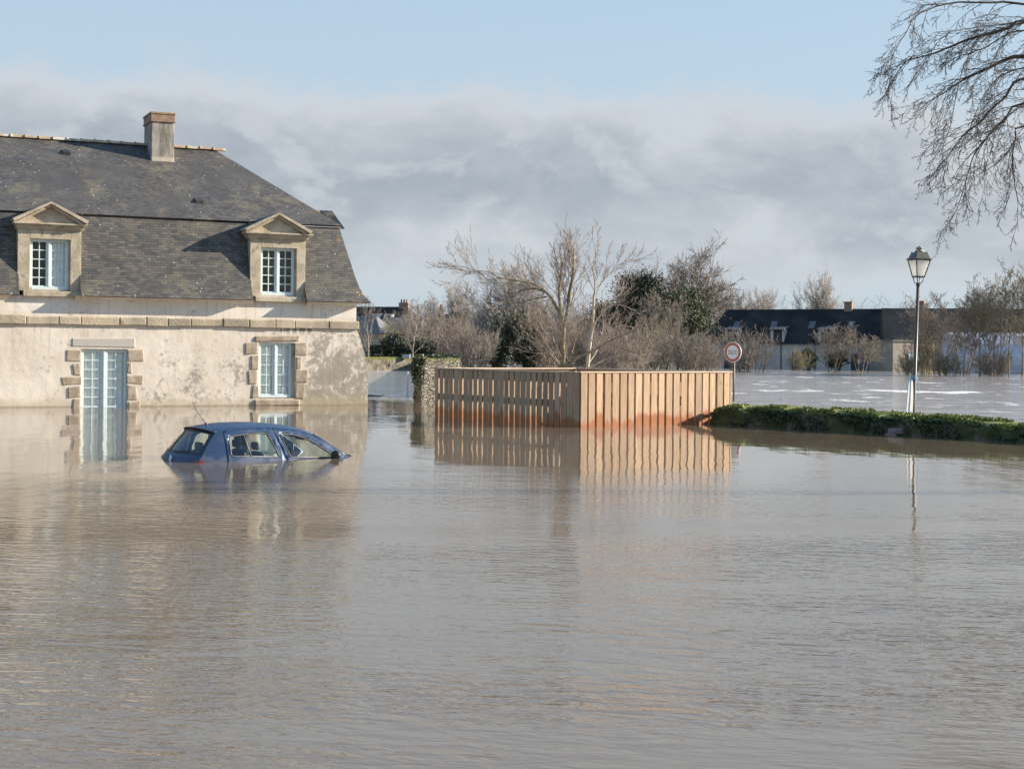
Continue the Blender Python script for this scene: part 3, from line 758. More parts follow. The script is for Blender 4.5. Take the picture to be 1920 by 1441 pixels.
# ------------------------------------------------------------------ street lamp behind the mossy wall, leaning a little
lp = P(1711, 770, 33.75); lp.z = 0
lamp = thing('street_lamp', 'brown lamp post with a four-sided frosted lantern behind the mossy wall', 'street lamp', lp)
lamp.rotation_euler = (0, R(1.75), 0)
mpost = speckled('brown_lamp_paint', (.085, .062, .048), (.12, .09, .07), 5, .45, .1, .003)
mlan = speckled('green_lantern_paint', (.05, .055, .04), (.085, .09, .062), 9, .4, .1, .003)
MB().tube([(0, 0, -1.2), (0, 0, .6), (0, 0, .66), (0, 0, 3.40)], [.055, .052, .044, .036], 14).lathe([(.045, 3.36), (.05, 3.38), (.05, 3.42), (.03, 3.44)]).build('post', mpost, lamp, smooth=True)
lr = R(45 + 17)
ar = MB()
for k in range(4):
    g = lr + k * math.pi / 2; e = Vector((math.cos(g), math.sin(g), 0))
    ar.tube([e * .02 + Vector((0, 0, 3.41)), e * .075 + Vector((0, 0, 3.43)), e * .10 + Vector((0, 0, 3.48)), e * .125 + Vector((0, 0, 3.565))], .011, 6)
ar.build('bracket', mlan, lamp, smooth=True)
def sq(r_, z): return [Vector((r_ * math.cos(lr + k * math.pi / 2), r_ * math.sin(lr + k * math.pi / 2), z)) for k in range(4)]
fr = MB(); b0, b1 = sq(.135, 3.57), sq(.258, 3.955)
for k in range(4):
    j = (k + 1) % 4
    fr.bar(b0[k], b1[k], .022, .022); fr.bar(b0[k], b0[j], .026, .03); fr.bar(b1[k], b1[j], .026, .03)
lan = fr.build('lantern_frame', mlan, lamp)
gp = bpy.data.materials.new('opal_pane'); gp.use_nodes = True; t = gp.node_tree; t.nodes.clear()
mx = nd(t, 'ShaderNodeMixShader', {0: .72, 1: nd(t, 'ShaderNodeBsdfDiffuse', {'Color': (.9, .9, .87, 1)}).outputs[0], 2: nd(t, 'ShaderNodeBsdfTranslucent', {'Color': (.95, .95, .92, 1)}).outputs[0]})
nd(t, 'ShaderNodeOutputMaterial', {'Surface': mx.outputs[0]})
i0, i1 = sq(.128, 3.58), sq(.25, 3.95)
for k in range(4):
    j = (k + 1) % 4
    MB().quad(i0[k], i0[j], i1[j], i1[k]).build('pane', gp, lan)
cp = MB().lathe([(.25, 3.952), (.298, 3.962), (.302, 3.975), (.25, 4.0), (.185, 4.115), (.17, 4.13), (.09, 4.14)], n=4, rot=lr)
hood = cp.build('hood', mlan, lamp)
fi = MB()
for v in sq(.183, 4.12): fi.lathe([(.008, 0), (.012, .015), (.004, .04)], v, 6)
fi.lathe([(.115, 4.138), (.10, 4.165), (.07, 4.19), (.06, 4.20), (.085, 4.215), (.095, 4.225), (.06, 4.25), (.02, 4.268), (.012, 4.28)], n=14)
fi.build('finial', speckled('pale_finial', (.20, .21, .15), (.30, .30, .22), 12, .5), lamp, smooth=True)

# white board strapped to the post, and its blue twine
bp = P(1702.5, 770, 33.55); bp.z = 0
mwh = speckled('white_board', (.74, .74, .72), (.82, .82, .80), 4, .5, .05)
bd = thing('white_board', 'curved white board strapped to the foot of the lamp post', 'board', bp, R(24))
mb = MB(); n = 14; pts = []
for i in range(n + 1):
    u = i / n; z = .40 + .80 * u; xl = -.10 + .09 * u * u; xr = .085
    pts.append((z, xl, xr, -.055 - .02 * math.sin(u * 3.1)))
for (z0, a0, c0, y0), (z1, a1, c1, y1) in zip(pts, pts[1:]):
    mb.hexa([(a0, y0, z0), (c0, y0, z0), (c0, y0 + .025, z0), (a0, y0 + .025, z0)], [(a1, y1, z1), (c1, y1, z1), (c1, y1 + .025, z1), (a1, y1 + .025, z1)])
mb.build('panel', mwh, bd)
MB().tube([(z * .0 + (xl + xr) / 2 - .005, y - .003, z) for z, xl, xr, y in pts], .006, 6).build('groove', base('grey_groove', .7, (.25, .25, .26))[0], bd)
tw = base('blue_twine', .6, (.16, .42, .55))[0]
mb = MB()
for k in range(3):
    zc = 1.235 + .02 * k
    mb.tube([(.14 + (.07) * math.cos(g) * 1.15 - .02, -.0 + .085 * math.sin(g), zc + .012 * math.sin(2 * g + k)) for g in [2 * math.pi * i / 16 for i in range(17)]], .007, 5)
mb.tube([(.06, -.07, 1.25), (.12, -.09, 1.27), (.18, -.08, 1.22), (.215, -.08, 1.10), (.22, -.07, .9), (.21, -.07, .75)], .006, 5)
mb.tube([(.05, -.07, 1.24), (.0, -.1, 1.30), (-.06, -.09, 1.24), (-.03, -.1, 1.18)], .006, 5)
mb.tube([(.05, -.07, 1.24), (.09, -.1, 1.33), (.14, -.09, 1.26)], .006, 5)
o = mb.build('twine', tw, None, smooth=True); o.location = bp
tag(o, 'blue twine knotted round the lamp post above the white board', 'rope')

# ------------------------------------------------------------------ round prohibition sign
sp_ = WP(1375, 751.5); Zs = sp_.y
sign = thing('road_sign', 'round red bordered white sign on a post beyond the timber enclosure', 'sign', (sp_.x, sp_.y, 0), R(-42))
zc = P(1373, 660, Zs).z; rr0 = .385
MB().tube([(0, .03, -1.4), (0, .03, zc + .43)], .035, 12).build('post', mpost, sign, smooth=True)
def disc(r0, r1, y0, y1, name, mm, parent):
    mb = MB(); n = 40
    for k in range(n):
        g0, g1 = 2 * math.pi * k / n, 2 * math.pi * (k + 1) / n
        q_ = lambda r_, g, y: (r_ * math.cos(g) - .03, y, zc + r_ * math.sin(g))
        if r0 > 0:
            mb.quad(q_(r0, g0, y0), q_(r1, g0, y0), q_(r1, g1, y0), q_(r0, g1, y0)); mb.quad(q_(r0, g0, y1), q_(r1, g0, y1), q_(r1, g1, y1), q_(r0, g1, y1))
        else:
            mb.quad(q_(0, 0, y0), q_(r1, g0, y0), q_(r1, g1, y0)); mb.quad(q_(0, 0, y1), q_(r1, g0, y1), q_(r1, g1, y1))
        mb.quad(q_(r1, g0, y0), q_(r1, g1, y0), q_(r1, g1, y1), q_(r1, g0, y1))
    return mb.build(name, mm, parent)
dk = disc(0, rr0, -.035, -.012, 'plate', base('sign_white', .5, (.74, .74, .70))[0], sign)
disc(.262, rr0 - .022, -.038, -.0355, 'red_border', speckled('faded_sign_red', (.42, .10, .06), (.50, .14, .09), 6, .5, 0), dk)
def text(body, size, loc, parent, mm, name='lettering'):
    cu = bpy.data.curves.new(name, 'FONT'); cu.body = body; cu.size = size; cu.align_x = 'CENTER'; cu.align_y = 'CENTER'; cu.extrude = .0008
    tmp = bpy.data.objects.new('tmp', cu); COL.objects.link(tmp); bpy.context.view_layer.update()
    me = bpy.data.meshes.new_from_object(tmp.evaluated_get(bpy.context.evaluated_depsgraph_get())); bpy.data.objects.remove(tmp); bpy.data.curves.remove(cu)
    me.materials.clear(); me.materials.append(mm); me.name = name
    o = bpy.data.objects.new(name, me); COL.objects.link(o); o.parent = parent; o.location = loc; o.rotation_euler = (math.pi / 2, 0, 0); return o
ink = base('sign_ink', .6, (.05, .05, .06))[0]
text('BAIGNADE', .082, (-.03, -.037, zc + .035), dk, ink); text('INTERDITE', .082, (-.03, -.037, zc - .06), dk, ink)

# ------------------------------------------------------------------ dry stone walls in the gap between house and enclosure
m, t, b = base('dry_stone', .9); co = coords(t)
vo = nd(t, 'ShaderNodeTexVoronoi', {'Vector': mapping(t, co, sc=(4.6, 4.6, 11.0)), 'Scale': 1.0, 'Randomness': .9}, feature='DISTANCE_TO_EDGE').outputs['Distance']
vc = nd(t, 'ShaderNodeTexVoronoi', {'Vector': mapping(t, co, sc=(4.6, 4.6, 11.0)), 'Scale': 1.0, 'Randomness': .9}).outputs['Color']
c = mix(t, nd(t, 'ShaderNodeSeparateXYZ', {0: vc}).outputs[0], (.14, .125, .098), (.27, .24, .195))
c = mix(t, mapr(t, noi(t, co, 5, 7, .7), .45, .66), c, (.16, .145, .10))
c = mix(t, math_(t, 'MULTIPLY', mapr(t, vo, .06, .0), .75), c, (.075, .066, .05))
zz = nd(t, 'ShaderNodeSeparateXYZ', {0: co}).outputs[2]
c = mix(t, mapr(t, math_(t, 'ADD', zz, math_(t, 'MULTIPLY', noi(t, co, 3, 5), .5)), 1.62, 1.78), c, (.15, .16, .045))
link(t, c, b.inputs['Base Color']); bump(t, b, math_(t, 'ADD', mapr(t, vo, 0, .15), math_(t, 'MULTIPLY', noi(t, co, 12, 5), .4)), 1.0, .06); M['dry'] = m
def slab(fp, z0, z1, name, mm, parent, amp, seed, nz_=10, sub=12):
    mb = MB(); loop = []
    for i, p in enumerate(fp):
        q_ = fp[(i + 1) % len(fp)]
        for k in range(sub): loop.append(Vector(p).lerp(Vector(q_), k / sub))
    cen = sum((Vector(p) for p in fp), Vector((0, 0, 0))) / len(fp); n = len(loop)
    for j in range(nz_ + 1):
        for v in loop:
            z = z0 + (z1 - z0) * j / nz_; d_ = (v - cen).normalized(); k = noise.fractal(Vector((v.x * 2 + seed, v.y * 2, z * 2.5)), 1, 2, 4) * amp
            mb.v.append(Vector((v.x, v.y, z + (amp * 1.2 * noise.noise(v * 2.2) if j == nz_ else 0))) + d_ * k)
    for j in range(nz_):
        for i in range(n):
            i2 = (i + 1) % n; mb.f.append((j * n + i, j * n + i2, (j + 1) * n + i2, (j + 1) * n + i))
    mb.f.append(tuple(nz_ * n + i for i in range(n)))
    return mb.build(name, mm, parent, smooth=False)
pl = P(790, 755, 50.5); pr_ = P(862, 755, 51.7); pb = P(776, 755, 51.9)
for v in (pl, pr_, pb): v.z = 0
pil = thing('stone_wall_end', 'broken end of a dry stone wall with ivy, left of the timber enclosure', 'wall', pl)
slab([Vector((0, 0, 0)), pr_ - pl, pr_ + pb - pl - pl, pb - pl], -1.2, 1.53, 'stonework', M['dry'], pil, .07, 3)
r = np.random.default_rng(8); pts = []
for i in range(1000):
    u = r.random(); z = 1.55 - abs(r.normal()) * .42
    q_ = (pb - pl) * u if r.random() < .8 else (pr_ - pl) * abs(r.normal()) * .06
    pts.append((q_.x + r.normal() * .04 - .05, q_.y - .09 + r.normal() * .03, z))
for i in range(500): u, w = r.random(), r.random(); q_ = (pr_ - pl) * u + (pb - pl) * w; pts.append((q_.x, q_.y, 1.60 + r.random() * .05))
V, F = leaves(pts, .075, 9, elong=1.2); npmesh('ivy', V, F, M['leaf_ivy'], pil)

m2, t, b = base('mossy_far_wall', .95); co = coords(t)
c = mix(t, mapr(t, noi(t, co, 1.6, 7, .65), .38, .62), (.13, .115, .085), (.30, .265, .20))
zz = nd(t, 'ShaderNodeSeparateXYZ', {0: co}).outputs[2]
c = mix(t, mapr(t, math_(t, 'ADD', zz, math_(t, 'MULTIPLY', noi(t, co, 1.1, 6, .7), 1.3)), 1.45, 1.8), c, (.15, .155, .045))
link(t, c, b.inputs['Base Color']); bump(t, b, noi(t, co, 4, 6), .8, .12)
fw0, fw1 = P(640, 694, 133.5), P(798, 694, 139); fw0.z = fw1.z = 0
far_wall = thing('garden_wall', 'long low mossy garden wall beyond the house, half in shadow', 'wall', fw1)
slab([fw0 - fw1, Vector((0, 0, 0)), Vector((0, .8, 0)), fw0 - fw1 + Vector((0, .8, 0))], -1.2, 1.22, 'long_side', m2, far_wall, .10, 1, 8, 40)
re0 = P(812, 700, 56.0) - fw1; re0.z = 0
slab([Vector((.05, -.15, 0)), re0, re0 + Vector((.5, 0, 0)), Vector((.55, -.15, 0))], -1.2, 1.2, 'return_side', m2, far_wall, .06, 2, 8, 30)
sb = P(762, 667, 137.4)
mb = MB().box(-.38, .32, -.2, .2, -.24, .12); o = mb.build('stone_block', M['grey_lintel'], None, bevel=.03); o.location = sb
tag(o, 'pale stone block lying on top of the garden wall', 'stone block')
wpst = P(769.5, 667, 136.9)
o = MB().box(-.05, .05, -.04, .04, -.24, .20).build('marker_peg', mwh, None, bevel=.01); o.location = wpst
tag(o, 'small white peg beside the stone block on the garden wall', 'peg')
q_ = WP(764, 741); zt = P(764, 697, q_.y).z
o = MB().tube([(0, 0, -1.2), (0, 0, zt)], .03, 8).lathe([(.036, zt - .03), (.036, zt + .015)], n=8).build('marker_post', speckled('galvanised', (.55, .56, .57), (.66, .67, .68), 5, .5, 0), None); o.location = (q_.x, q_.y, 0)
tag(o, 'thin white post standing in the water between house and stone wall', 'post')
st_ = MB().tube([(-.45, 0, .0), (-.1, .05, .03), (.3, -.02, .015), (.5, .06, .05)], [.03, .035, .025, .01], 6).build('driftwood', M['bark_dark'], None); q_ = WP(697, 742.5); st_.location = (q_.x, q_.y, 0)
tag(st_, 'dark stick of driftwood floating beside the house corner', 'driftwood')

# ------------------------------------------------------------------ the drowned car
car = thing('parked_car', 'blue five-door hatchback drowned up to its window sills', 'car', (-5.37, 23.40, -.845), R(36))
car.rotation_euler = (0, R(2.5), R(36))
mp, t, b = base('blue_car_paint', .42, (.026, .053, .108), .3, Coat_Weight=.10, Coat_Roughness=.25)
co = coords(t); dirt = mapr(t, math_(t, 'ADD', noi(t, co, 4, 6, .6), mapr(t, nd(t, 'ShaderNodeSeparateXYZ', {0: co}).outputs[2], 1.0, .86, 0, .25)), .56, .74)
link(t, mix(t, math_(t, 'MULTIPLY', dirt, .25), (.026, .053, .108), (.11, .11, .12)), b.inputs['Base Color'])
link(t, mapr(t, dirt, 0, 1, .34, .6), b.inputs['Roughness'])
mtrim = base('black_trim', .45, (.018, .018, .02))[0]; mrub = base('grey_window_trim', .45, (.12, .115, .11), .2)[0]
mseat = speckled('grey_seat_cloth', (.08, .085, .095), (.12, .125, .14), 20, .9)
mred = base('red_lamp', .2, (.25, .012, .014), 0, Coat_Weight=.6)[0]; mchr = base('chrome', .15, (.75, .75, .76), 1.0)[0]

def lerpc(c, x):
    for (a, za), (b_, zb) in zip(c, c[1:]):
        if x <= b_: 
            u = (x - a) / (b_ - a); return za + (zb - za) * u
    return c[-1][1]
RAIL = [(.40, 1.312), (.55, 1.350), (.8, 1.388), (1.1, 1.410), (1.4, 1.414), (1.7, 1.398), (1.95, 1.358), (2.12, 1.305), (2.3, 1.205), (2.5, 1.08), (2.72, .945)]
def ys(x, z):
    p = .822 - .105 * max(0, (.85 - x) / .85) ** 2 - .06 * max(0, (x - 2.1) / 1.4) ** 2
    tt = max(0, z - .84); tum = .50 * tt * tt / (tt + .13)
    lo_ = max(0, .80 - z); return p - tum - .25 * lo_ * lo_ - .10 * max(0, (.9 - x) / .9) * tt
REAR = [(.40, 1.312), (.30, 1.20), (.215, 1.08), (.155, .99), (.115, .93), (.07, .86), (.05, .78), (.06, .5)]
def fill(outer, holes, s, dx=.07, dz=.06):
    bm = bmesh.new(); es = []
    for lp_ in [outer] + holes:
        vs_ = [bm.verts.new((x, 0, z)) for x, z in lp_]
        es += [bm.edges.new((vs_[i], vs_[(i + 1) % len(vs_)])) for i in range(len(vs_))]
    bmesh.ops.triangle_fill(bm, use_beauty=True, use_dissolve=False, edges=es)
    for k in range(1, 60):
        for co_, no in (((k * dx, 0, 0), (1, 0, 0)), ((0, 0, .4 + k * dz), (0, 0, 1))):
            if co_[0] > 3.7 or co_[2] > 1.45: continue
            bmesh.ops.bisect_plane(bm, geom=bm.verts[:] + bm.edges[:] + bm.faces[:], plane_co=co_, plane_no=no)
    mb = MB(); bm.verts.ensure_lookup_table()
    for v in bm.verts: mb.v.append(Vector((v.co.x, s * ys(v.co.x, v.co.z), v.co.z)))
    for f in bm.faces:
        idx = [v.index for v in f.verts]; a, b_, c_ = mb.v[idx[0]], mb.v[idx[1]], mb.v[idx[2]]
        if (b_ - a).cross(c_ - a).y * s < 0: idx.reverse()
        mb.f.append(tuple(idx))
    bm.free(); return mb
def rl(x0, x1, n=8): return [(x0 + (x1 - x0) * i / n, lerpc(RAIL, x0 + (x1 - x0) * i / n)) for i in range(n + 1)]
WR = [(.615, .955), (.592, .985), (.588, 1.06), (.60, 1.20), (.625, 1.245), (.68, 1.268), (.9, 1.302), (1.10, 1.318), (1.24, 1.32), (1.285, 1.30), (1.42, .98), (1.415, .955)]
WF = [(1.625, .955), (1.50, 1.285), (1.51, 1.312), (1.55, 1.318), (1.75, 1.305), (1.93, 1.262), (2.10, 1.185), (2.30, 1.065), (2.44, .975), (2.44, .955)]
bx = lambda z: 1.375 + (1.385 - z) * .36                       # line between rear and front door
def sill(x0, x1): return [(x1, .5), (x0, .5)]
body = MB()
for s in (1, -1):
    qp = [(x, z) for x, z in REAR] + [(.517, .5), (.517, lerpc(RAIL, .517))]
    mbq = fill(qp, [], s); n0 = len(body.v); body.v += mbq.v; body.f += [tuple(n0 + i for i in f) for f in mbq.f]
    fd = [(2.735, .935), (2.56, .935), (2.56, .5), (3.6, .5), (3.62, .72), (3.3, .80)]
    mbq = fill(fd, [], s); n0 = len(body.v); body.v += mbq.v; body.f += [tuple(n0 + i for i in f) for f in mbq.f]
def yr(x): return ys(x, lerpc(RAIL, x))
def roofp(u, v):
    s = -1 + 2 * v; x0 = .40 - .11 * (1 - abs(s) ** 2.2); x1 = 2.10 + .06 * (1 - s * s); x = x0 + (x1 - x0) * u; xe = .40 + 1.70 * u
    return (x, s * yr(xe), lerpc(RAIL, xe) + .062 * (1 - abs(s) ** 2.6))
n0 = len(body.v); body.grid(roofp, 26, 20)
body.grid(lambda u, v: (2.735 + .10 * (1 - (2 * v - 1) ** 2) * (1 - u) + .9 * u, (2 * v - 1) * (ys(2.735, .935) * (1 - u) + .66 * u), .935 - .17 * u - .05 * u * u + .03 * (1 - (2 * v - 1) ** 2)), 8, 10)
bo = body.build('body', mp, car, smooth=True, fix=False)
for s in (-1, 1):
    rd = [(.523, .5)] + rl(.523, bx(1.395) - .004) + [(bx(.5) - .004, .5)]
    fdr = [(bx(.5) + .004, .5)] + rl(bx(1.395) + .004, 2.72, 14) + [(2.56, .93), (2.555, .5)]
    for nm, outl, hole in (('door', rd, WR), ('door', fdr, WF)):
        d_ = fill(outl, [hole], s).build(nm, mp, car, smooth=True, fix=False, solid=.03)
        d_['label'] = ('right' if s < 0 else 'left') + (' rear door of the blue car' if hole is WR else ' front door of the blue car')
        g = MB(); 
        gq = fill(hole, [], s); gq.v = [Vector((v.x, v.y - s * .012, v.z)) for v in gq.v]
        gl_ = gq.build('door_glass', M['car_glass'], d_, smooth=True, fix=False)
        h = hole + hole[:1]; tr = MB().tube([(x, s * (ys(x, z) + .001), z) for x, z in h], .011, 6, cap=False)
        if hole is WR: tr.tube([(x, s * (ys(x, z) + .001), z) for x, z in ((.845, 1.293), (.885, 1.12), (.93, .957))], .012, 6)
        tr.build('window_trim', mrub, d_, smooth=True)
    # dark seams between the panels
    sm_ = MB().tube([(bx(z), s * (ys(bx(z), z) - .012), z) for z in (1.392, 1.3, 1.2, 1.1, 1.0, .9, .8)], .009, 5)
    sm_.build('door_seal', mtrim, car); sm_ = MB(); sm_.tube([(.52, s * (ys(.52, z) - .012), z) for z in (1.33, 1.2, 1.1, 1.0, .9, .8)], .006, 5).build('door_seal', mtrim, car)
# tailgate: glass in a black surround above, painted lid below
def hat(s, z, off=0.0):
    xe = None
    for (xa, za), (xb, zb) in zip(REAR, REAR[1:]):
        if za >= z >= zb: xe = xa + (xb - xa) * (za - z) / (za - zb)
    if xe is None: xe = REAR[0][0]
    k = (z - .5) / .82; bul = .115 + .03 * max(0, 1 - abs(z - .9) / .3)
    zz_ = z + (.055 * (1 - abs(s) ** 2.4) if z > 1.2 else 0) * (z - 1.2) / .115
    return (xe - bul * (1 - abs(s) ** 2.4) - off, s * ys(xe, z), zz_)
def hpatch(mb, s0, s1, z0, z1, nu, nv, off=0.0): mb.grid(lambda u, v: hat(s0 + (s1 - s0) * u, z0 + (z1 - z0) * v, off), nu, nv)
tg = MB(); hpatch(tg, -1, 1, .5, .955, 28, 12); tail = tg.build('tailgate', mp, car, smooth=True, fix=False)
sr = MB(); hpatch(sr, -1, 1, .9555, 1.0, 28, 2); hpatch(sr, -1, 1, 1.27, 1.315, 28, 2); hpatch(sr, -1, -.88, 1.0, 1.27, 4, 8); hpatch(sr, .88, 1, 1.0, 1.27, 4, 8)
sr.build('window_surround', mtrim, tail, smooth=True, fix=False)
rg_ = MB(); hpatch(rg_, -.88, .88, 1.0, 1.27, 24, 8); rg_.build('rear_window', M['car_glass'], tail, smooth=True, fix=False)
bl = MB(); hpatch(bl, -.16, .16, 1.285, 1.308, 8, 2, .012); bl.build('brake_light', mred, tail, fix=False)
wi = MB().tube([hat(.05, .975, .02), hat(-.2, .99, .03), hat(-.55, 1.02, .03)], .008, 5).build('rear_wiper', mtrim, tail)
lg = MB(); c0 = Vector(hat(0, .865, .012))
dm = [Vector((0, 0, .062)), Vector((0, -.042, 0)), Vector((0, 0, -.062)), Vector((0, .042, 0))]
for k in range(4):
    a, b_ = dm[k], dm[(k + 1) % 4]; w_ = .60
    lg.hexa([c0 + a, c0 + b_, c0 + b_ * w_, c0 + a * w_], [c0 + v + Vector((-.012, 0, 0)) for v in (a, b_, b_ * w_, a * w_)])
lg.build('badge', mchr, tail)
sp2 = MB().grid(lambda u, v: (.42 - .13 * (1 - abs(2 * v - 1) ** 2.2) - .06 * u, (2 * v - 1) * (yr(.42) - .02), 1.328 + .052 * (1 - abs(2 * v - 1) ** 2.6) - .012 * u), 3, 18).build('spoiler_lip', mtrim, car, smooth=True, solid=.012)
for s in (-1, 1):
    tl = MB(); 
    def tlp(u, v):
        z = .70 + .185 * v; x = None; a = hat(s * (.91 + .09 * u), z, .006); return a
    tl.grid(tlp, 6, 6)
    tl.grid(lambda u, v: (lerpc([(.5, .06), (.78, .05), (.86, .07), (.93, .115), (1, .16)], .70 + .185 * v) + (.07 - .02 * v) * u, s * (ys(.1 + .1 * u, .70 + .185 * v) + .006), .70 + .185 * v), 6, 6)
    tl.build('tail_light', mred, car, smooth=True)
# windscreen, wipers, mirrors, aerial
def scr(u, v):
    s = -1 + 2 * v; xb, zb = 2.735, .937; xt, zt = 2.10, 1.31; x = xt + (xb - xt) * u; z = lerpc(RAIL, x) if x > 2.10 else zt
    return (x + (.06 + .04 * u) * (1 - s * s), s * (ys(x, z) - .004), z + .06 * (1 - abs(s) ** 2.6) * (1 - u) + .02 * u * (1 - s * s))
MB().grid(scr, 10, 14).build('windscreen', M['car_glass'], car, smooth=True, fix=False)
MB().tube([scr(u, .02) for u in (0, .25, .5, .75, 1)], .02, 6).build('screen_pillar', mp, car, smooth=True)
MB().tube([(2.86, -.45, .985), (2.80, -.20, 1.00), (2.80, .1, 1.0)], .014, 5).tube([(2.83, -.62, .97), (2.84, -.35, .99)], .018, 5).box(2.74, 2.80, -.62, .62, .935, .955).build('wiper', mtrim, car)
for s in (-1, 1):
    mr = MB(); cx, cy, cz = 2.40, s * (ys(2.4, .99) + .115), 1.005
    pf = [(math.sin(math.pi * i / 10), -math.cos(math.pi * i / 10)) for i in range(11)]
    for i in range(10):
        for k in range(16):
            def q3(i, k):
                r_, c_ = pf[i]; g = 2 * math.pi * k / 16; xx_ = .085 * r_ * math.cos(g); xx_ = xx_ if xx_ > -.02 else -.02
                return (cx + xx_, cy + .115 * c_, cz + .075 * r_ * math.sin(g))
            mr.quad(q3(i, k), q3(i, k + 1), q3(i + 1, k + 1), q3(i + 1, k))
    mr.tube([(2.40, s * (ys(2.4, .97) - .01), .965), (2.40, s * (ys(2.4, .97) + .06), .975)], .03, 8)
    mr.build('mirror', base('mirror_shell', .55, (.05, .05, .05))[0], car, smooth=True)
MB().tube([(.52, 0, 1.40), (.50, 0, 1.425), (.47, 0, 1.45)], [.025, .02, .008], 8).tube([(.48, 0, 1.44), (.33, 0, 1.62), (.24, 0, 1.78)], [.005, .0045, .0035], 5).build('aerial', mtrim, car)
# inside
for sy in (-.36, .36):
    s_ = MB().hexa([(1.32, sy - .22, .62), (1.46, sy - .22, .62), (1.46, sy + .22, .62), (1.32, sy + .22, .62)], [(1.20, sy - .19, 1.02), (1.29, sy - .19, 1.02), (1.29, sy + .19, 1.02), (1.20, sy + .19, 1.02)])
    st2 = s_.build('front_seat', mseat, car, bevel=.05)
    MB().hexa([(1.18, sy - .12, 1.04), (1.26, sy - .12, 1.04), (1.26, sy + .12, 1.04), (1.18, sy + .12, 1.04)], [(1.16, sy - .10, 1.17), (1.22, sy - .10, 1.17), (1.22, sy + .10, 1.17), (1.16, sy + .10, 1.17)]).build('headrest', mseat, st2, bevel=.035)
rb = MB().hexa([(.62, -.62, .6), (.76, -.62, .6), (.76, .62, .6), (.62, .62, .6)], [(.50, -.56, 1.0), (.60, -.56, 1.0), (.60, .56, 1.0), (.50, .56, 1.0)]).build('rear_bench', mseat, car, bevel=.05)
for sy in (-.33, .33): MB().box(.50, .57, sy - .12, sy + .12, 1.0, 1.12).build('headrest', mseat, rb, bevel=.03)
MB().box(2.30, 2.72, -.66, .66, .80, .94).build('dashboard', mtrim, car, bevel=.03)
MB().tube([(2.16 + .05 * math.sin(g), .36 + .18 * math.cos(g), .98 + .17 * math.sin(g)) for g in [2 * math.pi * i / 20 for i in range(21)]], .014, 6, cap=False).build('steering_wheel', mtrim, car, smooth=True)
MB().box(2.0, 2.012, -.5, -.2, 1.22, 1.30).box(2.03, 2.05, -.1, .1, 1.25, 1.31).build('sun_visor', mtrim, car)
# ------------------------------------------------------------------ far buildings
m, t, b = base('far_slate', .75); co = coords(t)
c = mix(t, mapr(t, noi(t, co, .35, 6), .35, .65), (.022, .023, .025), (.045, .044, .043)); link(t, c, b.inputs['Base Color']); b.inputs['Roughness'].default_value = .95; b.inputs['Specular IOR Level'].default_value = .15
bump(t, b, nd(t, 'ShaderNodeTexWave', {'Vector': co, 'Scale': 3.0, 'Distortion': .5}, bands_direction='Z').outputs[0], .3, .05); M['far_slate'] = m
M['far_slate_grey'] = speckled('grey_far_slate', (.11, .11, .11), (.16, .155, .15), .8, .75)
M['far_wall'] = speckled('far_limewash', (.52, .465, .39), (.62, .56, .48), .8, .9)
M['far_cream'] = speckled('far_cream', (.60, .53, .38), (.68, .61, .46), .6, .9)
M['far_stone'] = speckled('far_stone', (.25, .215, .165), (.34, .30, .235), 1.2, .9)
M['far_white'] = speckled('far_white', (.66, .66, .65), (.74, .74, .73), 1, .7)
M['tile_brown'] = speckled('brown_tile', (.030, .027, .024), (.05, .044, .038), .6, .95)
M['blue_door'] = base('dark_door', .6, (.045, .045, .05))[0]

def gable(parent, x0, x1, d, ze, zr, wallm, roofm, hipl=0.0, hipr=0.0, names=('wall', 'roof'), ov=.3):
    MB().box(x0, x1, 0, d, -1, ze).build(names[0], wallm, parent)
    y = d / 2; mb = MB(); e = ov
    a, b_, c_, d_ = (x0 - e, -e, ze - .15), (x1 + e, -e, ze - .15), (x1 + e, d + e, ze - .15), (x0 - e, d + e, ze - .15)
    r0, r1 = (x0 - e + hipl, y, zr), (x1 + e - hipr, y, zr)
    mb.quad(a, b_, r1, r0); mb.quad(c_, d_, r0, r1); mb.quad(b_, c_, r1); mb.quad(d_, a, r0); mb.quad(a, d_, c_, b_)
    return mb.build(names[1], roofm, parent)
